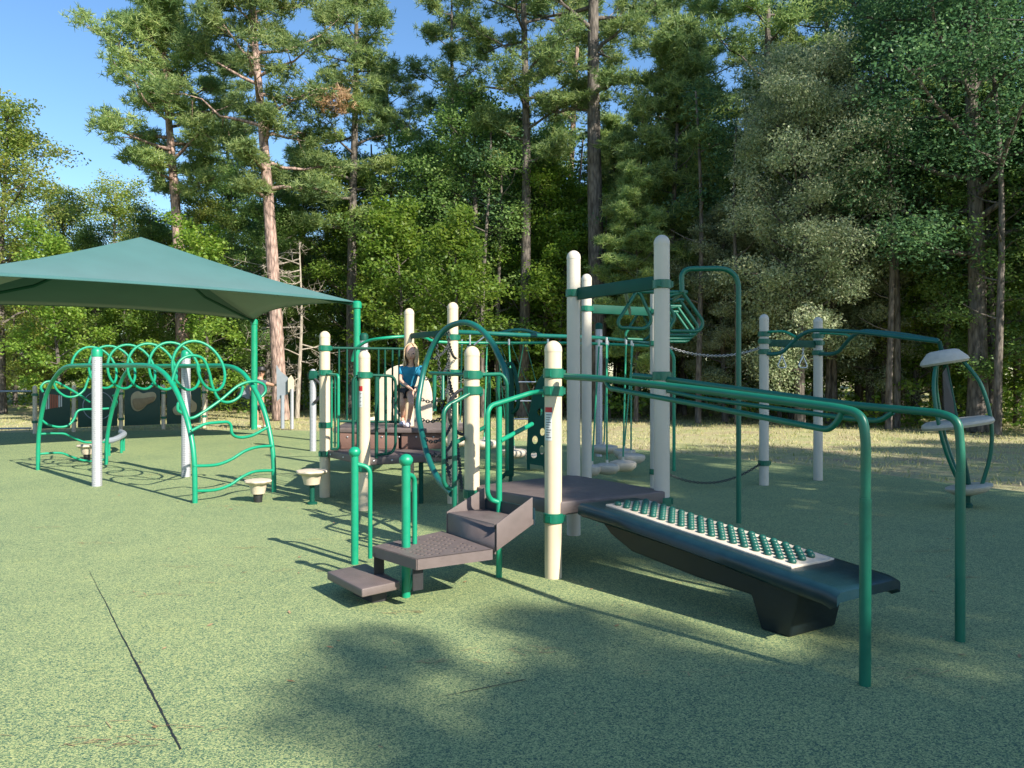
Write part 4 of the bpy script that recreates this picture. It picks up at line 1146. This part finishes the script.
# ================================================================ musical panel fence
W0 = G(35, 433.5); W1_ = V(((205-CX)/F*22.6, 22.6, 0)); wd = (W1_-W0)
PF = thing('panel_fence', 'row of dark green musical play panels between beige posts at far left', 'panel fence', (W0+W1_)/2)
fpx = [35, 74, 121, 163.5, 204]
bases = [V((*PP(x, 430, W0, W1_)[:2], 0)) for x in fpx]
for b in bases: post('post', PF, b.x, b.y, 1.24, 'sand', r=.052, clamps=(.3, 1.0))
nrm = V((wd.y, -wd.x, 0)).normalized()
panels = []
for i, (l, r_) in enumerate(zip(bases, bases[1:])):
    d = (r_-l).normalized(); a, b = l+d*.09, r_-d*.09
    mb = MB(); mb.box((a+b)/2+UP*.63, (b-a)/2, nrm*.012, UP*.52)
    panels.append((mb.build('panel', M['panel'], PF, bevel=.004), a, b, d))
def on(i, u, z, off=.016): p, a, b, d = panels[i]; return a.lerp(b, u)+UP*z+nrm*off
# xylophone bars
for k in range(9):
    c = on(0, .16+.068*k, .82, .03); h = .21-.008*k
    MB().box(c, panels[0][3]*.015, nrm*.008, UP*h).build('chime_bar', M['label'] if k not in (3, 4, 5, 6) else M['orange'], panels[0][0])
# faint engraved ring
mb = MB(); mb.tube([on(1, .5+.38*math.cos(a), .68+.38*math.sin(a)) for a in np.linspace(0, 6.283, 30)[:-1]], .012, 6, closed=True); mb.build('ring', M['grey'], panels[1][0])
def relief(i, outline, name, mat, off, th):
    mb = MB(); mb.prism([on(i, u, z, off) for u, z in outline], nrm*th); return mb.build(name, M[mat], panels[i][0], bevel=.012)
bongo = [(.16, .86), (.22, 1.0), (.36, 1.06), (.5, 1.0), (.66, 1.03), (.82, 1.02), (.88, .9), (.8, .76), (.62, .68), (.5, .56), (.34, .5), (.2, .6)]
def sm2(o): return [(p.x, p.y) for p in smooth([V((a, b, 0)) for a, b in o], 5, True)]
relief(2, sm2(bongo), 'drum_relief', 'beige', .014, .03)
M['tan'] = paint('tan_plastic', (.24, .17, .09), .5, .15, 8)
relief(2, sm2([(.22, .84), (.5, .86), (.82, .9), (.78, .76), (.6, .68), (.48, .58), (.34, .54), (.24, .62)]), 'drum_relief', 'tan', .046, .02)
relief(3, sm2([(.55, 1.02), (.7, .95), (.72, .8), (.86, .66), (.82, .45), (.6, .42), (.45, .36), (.22, .38), (.16, .55), (.3, .68), (.38, .85), (.44, .98)]), 'guitar_relief', 'beige', .014, .03)
relief(3, sm2([(.6, .72), (.7, .66), (.68, .54), (.56, .5), (.46, .58), (.5, .7)]), 'guitar_relief', 'tan', .046, .02)
# thin rail beyond
rl = thing('rail_fence', 'thin grey rail fence running off the left edge', 'fence', V((-15, 19.2, 0)))
mb = MB(); A = bases[0]+UP*1.09; Bq = V((-22, 17.6, 1.09)); mb.tube([A+V((-.08, -.02, 0)), Bq], .022, 8); mb.tube([A+V((-.08, -.02, -.95)), Bq-UP*.95], .022, 8); mb.build('rail', M['grey'], rl)
for k in (1, 2, 3): p = A.lerp(Bq, k*.33); MB().tube([V((p.x, p.y, 0)), V((p.x, p.y, 1.12))], .035, 10).build('post', M['sand'], rl)

# metal chime panels by the adult
CP = thing('chime_panel', 'slanted grey metal panel on two posts that the adult is playing', 'musical panel', G(290, 428.5))
DC = 21.6
cut_panel('panel', [W(*p, DC) for p in [(276.3, 365), (281, 372), (288.5, 378), (288, 394), (283, 396), (277, 401)]], [], .03, M['grey'], CP)
mb = MB(); mb.tube([W(282.5, 428.5, DC), W(282.5, 395, DC)], .055, 14); mb.build('post', M['grey'], CP)
mb = MB(); mb.tube([W(292, 429, 21.5), W(292, 389, 21.5)], .05, 14); mb.build('post', M['perf'], CP)
mb = MB(); mb.prism([W(288, 379, 21.5), W(291, 375, 21.5), (W(294, 380, 21.5)), W(294, 390, 21.5), W(288, 392, 21.5)], (0, .03, 0)); mb.build('panel', M['sand'], CP)
C2 = thing('chime_panel', 'tilted grey metal panel on a dark post left of the adult', 'musical panel', G(252, 428.5))
cut_panel('panel', [W(*p, 22.4) for p in [(241, 396), (247, 386), (256, 381), (259, 388), (256, 398), (248, 399)]], [], .03, M['grey'], C2)
mb = MB(); mb.tube([W(252, 428, 22.4), W(252, 396, 22.4)], .06, 12); mb.build('post', M['cloth'], C2)

# ================================================================ shade canopy
KC = 1.1                       # measured plan grown to fit 0.18 m posts
C1, C2_ = V((-3.02*KC, 15*KC, CH+(2.92-CH)*KC)), V((-6.53*KC, 19.5*KC, CH+(2.90-CH)*KC))
lv = V((-.76, -.65, 0)).normalized()*6.6*KC
C3, C4 = C1+lv, C2_+lv
apex = V((-7.28, 15.1, 4.26)); cen = (C1+C2_+C3+C4)/4
apex = V(((141-CX)/F*cen.y, cen.y, CH+(376-237)/F*cen.y))
SH = thing('shade_canopy', 'dark green pyramid shade sail on green posts at left', 'shade canopy', (cen.x, cen.y, 0))
corners = [C1, C2_, C4, C3]; vs = []; fs = []; nu, nv = 24, 12
for q in range(4):
    a, b = corners[q], corners[(q+1) % 4]; o0 = len(vs)
    inw = (V((cen.x, cen.y, 0))-(V(((a.x+b.x)/2, (a.y+b.y)/2, 0)))).normalized()
    for j in range(nv+1):
        for i in range(nu+1):
            u = i/nu; v = j/nv; k = 4*u*(1-u)
            E = a.lerp(b, u)+inw*.40*k+UP*.10*k
            p = E.lerp(apex, v); p.z -= .13*math.sin(math.pi*v)*(.6+.4*k)*(1-v*.3)
            vs.append(p)
    for j in range(nv):
        for i in range(nu): fs.append((o0+j*(nu+1)+i, o0+j*(nu+1)+i+1, o0+(j+1)*(nu+1)+i+1, o0+(j+1)*(nu+1)+i))
mb = MB(); mb.add(vs, fs); fab = mb.build('canopy', M['fabric'], SH, sharp=14)
sm = fab.modifiers.new('thick', 'SOLIDIFY'); sm.thickness = .006
mb = MB()
for q in range(4):
    a, b = corners[q], corners[(q+1) % 4]; inw = (V((cen.x, cen.y, 0))-(V(((a.x+b.x)/2, (a.y+b.y)/2, 0)))).normalized()
    mb.tube([a.lerp(b, u)+inw*.40*4*u*(1-u)+UP*(.10*4*u*(1-u)) for u in np.linspace(0, 1, 30)], .016, 6)
mb.build('hem', M['fabric'], fab)
mb = MB()
for c in corners: mb.tube([c-UP*.06, c.lerp(apex, .5)-UP*.33, apex-UP*.06], .035, 8)
mb.build('rafter', M['green_dk'], SH)
for c in corners:
    o = MB().tube([V((c.x, c.y, -.02)), V((c.x, c.y, c.z-.03))], .088 if c.y > 17 else .075, 18).build('post', M['green'], SH, sharp=60)
    MB().lathe([(.10, c.z-.13), (.10, c.z-.02), (.07, c.z+.02), (.01, c.z+.03)], (c.x, c.y, 0), 18).build('cap', M['green'], o)

# ================================================================ people
def skin(name, J, E, mat, parent, sub=2):
    """J: name -> (pos, radius or (rx, ry)); E: edges; grown as one surface"""
    keys = list(J); me = bpy.data.meshes.new(name)
    me.from_pydata([tuple(J[k][0]) for k in keys], [(keys.index(a), keys.index(b)) for a, b in E], [])
    o = bpy.data.objects.new(name, me); COL.objects.link(o)
    m = o.modifiers.new('s', 'SKIN'); m.use_smooth_shade = True
    for i, k in enumerate(keys):
        r = J[k][1]; r = r if isinstance(r, tuple) else (r, r)
        me.skin_vertices[0].data[i].radius = r
        me.skin_vertices[0].data[i].use_root = (i == 0)
    s = o.modifiers.new('d', 'SUBSURF'); s.levels = sub; s.render_levels = sub
    dg = bpy.context.evaluated_depsgraph_get(); ev = o.evaluated_get(dg)
    nm = bpy.data.meshes.new_from_object(ev); nm.materials.clear(); nm.materials.append(mat)
    for p in nm.polygons: p.use_smooth = True
    bpy.data.objects.remove(o)
    o = bpy.data.objects.new(name, nm); COL.objects.link(o)
    if parent: o.parent = parent; o.matrix_parent_inverse = Matrix.Translation(-wpos(parent))
    return o
def fingers(J, E, hand, d, spread, r=.007, L=.05):
    d = V(d).normalized(); s = V(spread).normalized(); nn = d.cross(s)
    for i in range(4):
        b = J[hand][0]+s*(i-1.5)*r*2.1+d*.02; l = L*(.82, 1, .95, .75)[i]
        n0 = hand+'f%d' % i
        J[n0+'a'] = (b, r*1.1); J[n0+'b'] = (b+d*l*.55+nn*.004, r); J[n0+'c'] = (b+d*l+nn*.016, r*.75)
        E += [(hand, n0+'a'), (n0+'a', n0+'b'), (n0+'b', n0+'c')]
    b = J[hand][0]-s*r*3.2; J[hand+'ta'] = (b, r*1.15); J[hand+'tb'] = (b-s*.012+d*L*.6, r*.85)
    E += [(hand, hand+'ta'), (hand+'ta', hand+'tb')]
# --- child
D0 = 9.62
c0 = lambda px, py, dy=0: W(px, py, D0+dy)
foot = c0(408.5, 424)
CHD = thing('person', 'child in a blue t-shirt with long blonde hair bending on the upper deck', 'person', (foot.x, foot.y, ZC+.0))
J = {}
J['pel'] = (c0(406.5, 389, .14), (.088, .07)); J['ch'] = (c0(409, 377, .06), (.085, .06)); J['chu'] = (c0(410.5, 369.5, 0), (.08, .05)); J['nk'] = (c0(411, 364.5, -.04), .03); J['hd0'] = (c0(411, 360.5, -.06), .032)
J['hd'] = (c0(411, 356, -.07), (.055, .06))
J['sL'] = (c0(402, 369.5, 0), .036); J['eL'] = (c0(400.5, 380.5, -.05), .026); J['wL'] = (c0(409, 387.5, -.17), .019); J['mL'] = (c0(411.5, 389.5, -.20), (.022, .013))
J['sR'] = (c0(419.5, 369.5, 0), .036); J['eR'] = (c0(423, 380, -.08), .026); J['wR'] = (c0(417.5, 388, -.22), .019); J['mR'] = (c0(415, 390.5, -.25), (.022, .013))
J['hL'] = (c0(403.5, 391.5, .12), .054); J['kL'] = (c0(402.5, 405, .06), .038); J['aL'] = (c0(402.5, 417.5, .26), .025); J['fL'] = (c0(402.5, 420.8, .18), .026)
J['hR'] = (c0(409.5, 391.5, .10), .054); J['kR'] = (c0(411.5, 403.5, -.14), .038); J['aR'] = (c0(409, 419.5, -.0), .025); J['fR'] = (c0(407.8, 422.8, -.12), .026)
E = [('pel', 'ch'), ('ch', 'chu'), ('chu', 'nk'), ('nk', 'hd0'), ('hd0', 'hd'), ('chu', 'sL'), ('sL', 'eL'), ('eL', 'wL'), ('wL', 'mL'), ('chu', 'sR'), ('sR', 'eR'), ('eR', 'wR'), ('wR', 'mR'),
     ('pel', 'hL'), ('hL', 'kL'), ('kL', 'aL'), ('aL', 'fL'), ('pel', 'hR'), ('hR', 'kR'), ('kR', 'aR'), ('aR', 'fR')]
fingers(J, E, 'mL', (.6, -.5, -.6), (0, 1, -.6), .0065, .045); fingers(J, E, 'mR', (-.6, -.5, -.6), (0, 1, -.6), .0065, .045)
bd = skin('body', J, E, M['skin'], CHD)
S2 = {k: (J[k][0], tuple(x+.022 for x in (J[k][1] if isinstance(J[k][1], tuple) else (J[k][1],)*2))) for k in ('ch', 'chu', 'sL', 'sR')}
S2['pel'] = (c0(407.5, 386, .11), (.108, .085)); S2['nk'] = (c0(411, 366.6, -.03), .045)
S2['uL'] = (c0(400.6, 376.5, -.03), .046); S2['uR'] = (c0(422, 376.5, -.05), .046)
skin('shirt', S2, [('ch', 'pel'), ('ch', 'chu'), ('chu', 'nk'), ('chu', 'sL'), ('chu', 'sR'), ('sL', 'uL'), ('sR', 'uR')], M['shirt'], CHD)
S3 = {'p': (c0(406.5, 389.0, .13), (.10, .082)), 'a': (c0(403.5, 391.5, .115), .066), 'b': (c0(403, 394.5, .10), .056), 'c': (c0(409.8, 391.5, .09), .066), 'd': (c0(410.3, 394.3, .04), .056)}
skin('shorts', S3, [('p', 'a'), ('a', 'b'), ('p', 'c'), ('c', 'd')], M['cloth'], CHD)
QH = Quaternion((1, 0, 0), R(14))
hdm = MB(); hdm.ball(c0(411, 353.0, -.065), 1, 22, 16, (.070, .082, .098), Q=QH); hdm.build('head', M['skin'], CHD)
hm = MB(); hc = c0(411, 350.5, -.045)
def hairshell(hm, c, rx, ry, rz, back, lows, rs):
    for k in range(230):
        a = rs.uniform(-.1, math.pi+.1) if k % 3 else rs.choice([rs.uniform(-.75, .2), rs.uniform(math.pi-.2, math.pi+.65)])
        top = c+V((math.cos(a)*rx*.25, math.sin(a)*ry*.2, rz*1.02)); m1 = c+V((math.cos(a)*rx, math.sin(a)*ry, rz*.35))
        l = lows*rs.uniform(.75, 1.1)
        m2 = c+V((math.cos(a)*rx*1.12, math.sin(a)*ry*1.05, -l*.45)); m3 = c+V((math.cos(a)*rx*1.0+rs.uniform(-.015, .015), math.sin(a)*ry*.9, -l))
        hm.tube(smooth([top, m1, m2, m3], 4), [.0065]*12+[.003], 5)
rs = np.random.RandomState(3)
hairshell(hm, hc, .080, .088, .088, 1, .19, rs)
hm.ball(hc+V((0, .038, .010)), 1, 18, 12, (.079, .086, .090), Q=QH)
hm.build('hair', M['hair'], CHD, sharp=90)
mb = MB()
for dx in (-2.3, 2.3): mb.ball(c0(411+dx, 353.6, -.135), .0095, 8, 6)
mb.build('eye', M['eye'], CHD)
MB().ball(c0(411, 355.7, -.145), .012, 8, 6, (.8, 1, 1.2)).build('nose', M['skin'], CHD)
MB().ball(c0(411, 358.2, -.133), .015, 8, 6, (1.3, .6, .35)).build('mouth', M['lip'], CHD)
for (x, y, dy) in ((402.5, 421.5, .20), (407.9, 422.9, -.09)):
    q = c0(x, y, dy); q.z = ZC+.034
    mb = MB(); mb.ball(q+V((0, -.03, 0)), .045, 12, 8, (.85, 1.5, .75)); mb.ball(q+V((0, .04, .012)), .038, 12, 8, (.9, 1.1, .9)); mb.build('shoe', M['shoe'], CHD)
# --- adult
D1 = 21.9
k0 = lambda px, py, dy=0: W(px, py, D1+dy)
AD = thing('person', 'adult in a black cap, dark shirt and shorts reaching towards the slanted metal panel', 'person', V((k0(260, 428).x, D1, 0)))
J = {'pel': (k0(257.5, 400, 0), (.17, .13)), 'ch': (k0(257.5, 390.5, 0), (.18, .125)), 'chu': (k0(258, 383, 0), (.18, .11)), 'nk': (k0(260.5, 377.8, 0), .06), 'hd0': (k0(261, 375.5, 0), .07), 'hd': (k0(261.7, 373, 0), (.098, .11)), 'hd2': (k0(261.5, 370.5, 0), (.085, .10)),
     'sL': (k0(251.5, 383.5, .05), .065), 'eL': (k0(250.5, 393, -.1), .048), 'wL': (k0(256, 398, -.3), .034), 'mL': (k0(258.5, 399, -.33), (.04, .022)),
     'sR': (k0(264.5, 383, -.1), .065), 'eR': (k0(272.5, 385, -.15), .046), 'wR': (k0(280, 385, -.2), .034), 'mR': (k0(282.5, 384.7, -.2), (.04, .022)),
     'hL': (k0(255, 404, 0), .10), 'kL': (k0(256.5, 415, -.03), .07), 'aL': (k0(257, 426, .02), .045), 'fL': (k0(258.5, 427.6, -.1), .045),
     'hR': (k0(261, 404, 0), .10), 'kR': (k0(263.5, 415, -.05), .07), 'aR': (k0(265, 425.5, .1), .045), 'fR': (k0(267.5, 427.4, .0), .045)}
E = [('pel', 'ch'), ('ch', 'chu'), ('chu', 'nk'), ('nk', 'hd0'), ('hd0', 'hd'), ('hd', 'hd2'), ('chu', 'sL'), ('sL', 'eL'), ('eL', 'wL'), ('wL', 'mL'), ('chu', 'sR'), ('sR', 'eR'), ('eR', 'wR'), ('wR', 'mR'),
     ('pel', 'hL'), ('hL', 'kL'), ('kL', 'aL'), ('aL', 'fL'), ('pel', 'hR'), ('hR', 'kR'), ('kR', 'aR'), ('aR', 'fR')]
fingers(J, E, 'mR', (1, 0, .1), (0, .2, 1), .009, .075); fingers(J, E, 'mL', (.8, -.2, -.5), (0, .5, .8), .009, .075)
skin('body', J, E, M['skin2'], AD)
S2 = {k: (J[k][0], tuple(x+.022 for x in (J[k][1] if isinstance(J[k][1], tuple) else (J[k][1],)*2))) for k in ('ch', 'chu', 'sL', 'sR')}
S2['pel'] = (k0(257.5, 397.5, 0), (.195, .155)); S2['nk'] = (k0(260, 379, 0), .07); S2['uL'] = (k0(251, 389, -.03), .07); S2['uR'] = (k0(268, 384, -.12), .07)
skin('shirt', S2, [('ch', 'pel'), ('ch', 'chu'), ('chu', 'nk'), ('chu', 'sL'), ('chu', 'sR'), ('sL', 'uL'), ('sR', 'uR')], M['shirt2'], AD)
S3 = {'p': (k0(257.8, 401, 0), (.185, .15)), 'a': (k0(255.3, 405, 0), .115), 'b': (k0(256, 412, -.02), .105), 'c': (k0(261, 405, 0), .115), 'd': (k0(262.8, 412, -.03), .105)}
skin('shorts', S3, [('p', 'a'), ('a', 'b'), ('p', 'c'), ('c', 'd')], M['cloth'], AD)
hc = k0(261.5, 370.3)
mb = MB(); mb.lathe([(.115, -.01), (.118, .03), (.10, .085), (.05, .115), (.01, .12)], hc, 20); mb.lathe([(.09, -.012), (.11, -.004), (.09, .004)], hc+V((.085, -.07, .0)), 18); mb.build('cap', M['black'], AD)
MB().ball(hc+V((.03, -.108, -.075)), .014, 8, 6).build('nose', M['skin2'], AD)
mb = MB(); mb.ball(hc+V((.065, -.09, -.045)), .009, 8, 6); mb.ball(hc+V((-.005, -.105, -.045)), .009, 8, 6); mb.build('eye', M['eye'], AD)
MB().ball(hc+V((.03, -.095, -.115)), .016, 8, 6, (1.3, .7, .4)).build('mouth', M['lip'], AD)
for (x, dy) in ((258.2, -.06), (266.8, .05)):
    q = k0(x, 428, dy); q.z = .045; MB().ball(q, .06, 12, 8, (1.5, .9, .75)).build('shoe', M['label'], AD)
mb = MB(); mb.tube([k0(282, 384.8, -.2), k0(288, 384, -.2)], .01, 6); mb.ball(k0(288, 384, -.2), .03, 8, 6)
tag(mb.build('mallet', M['black'], None), 'small dark mallet held in the adult\'s outstretched hand', 'mallet')

# ---------------------------------------------------------------- camera, light, sky
cam = bpy.data.cameras.new('camera'); co = bpy.data.objects.new('camera', cam); COL.objects.link(co)
co.location = (0, 0, CH); co.rotation_euler = (R(90), 0, 0)
cam.sensor_width = 36; cam.lens = 36*F/1024; cam.shift_y = -8/1024; cam.clip_end = 2000; cam.clip_start = .05
SC.camera = co
EL = R(34)
sd = V((.7071*math.cos(EL), -.7071*math.cos(EL), math.sin(EL)))
sun = bpy.data.lights.new('sun', 'SUN'); so = bpy.data.objects.new('sun', sun); COL.objects.link(so)
sun.energy = 5.0; sun.angle = R(.53); sun.color = (1, .93, .80)
so.rotation_euler = (-sd).to_track_quat('-Z', 'Y').to_euler(); so.location = (10, -10, 20)
wl = bpy.data.worlds.new('World'); SC.world = wl; wl.use_nodes = True; nt = wl.node_tree
bg = nt.nodes['Background']; sky = N(nt, 'ShaderNodeTexSky'); sky.sky_type = 'NISHITA'; sky.sun_disc = False
sky.sun_elevation = EL; sky.sun_rotation = math.atan2(sd.x, sd.y); sky.air_density = 1.0; sky.dust_density = .4; sky.ozone_density = 2.5
hs = N(nt, 'ShaderNodeHueSaturation', Saturation=1.15); nt.links.new(sky.outputs[0], hs.inputs['Color']); nt.links.new(hs.outputs[0], bg.inputs[0]); bg.inputs[1].default_value = .108
SC.view_settings.view_transform = 'Standard'; SC.view_settings.look = 'None'; SC.view_settings.gamma = 1; SC.view_settings.exposure = 1.06
SC.render.engine = 'CYCLES'
cy = SC.cycles; cy.max_bounces = 7; cy.diffuse_bounces = 5; cy.glossy_bounces = 2; cy.transmission_bounces = 3; cy.transparent_max_bounces = 4
cy.use_denoising = True; cy.caustics_reflective = False; cy.caustics_refractive = False
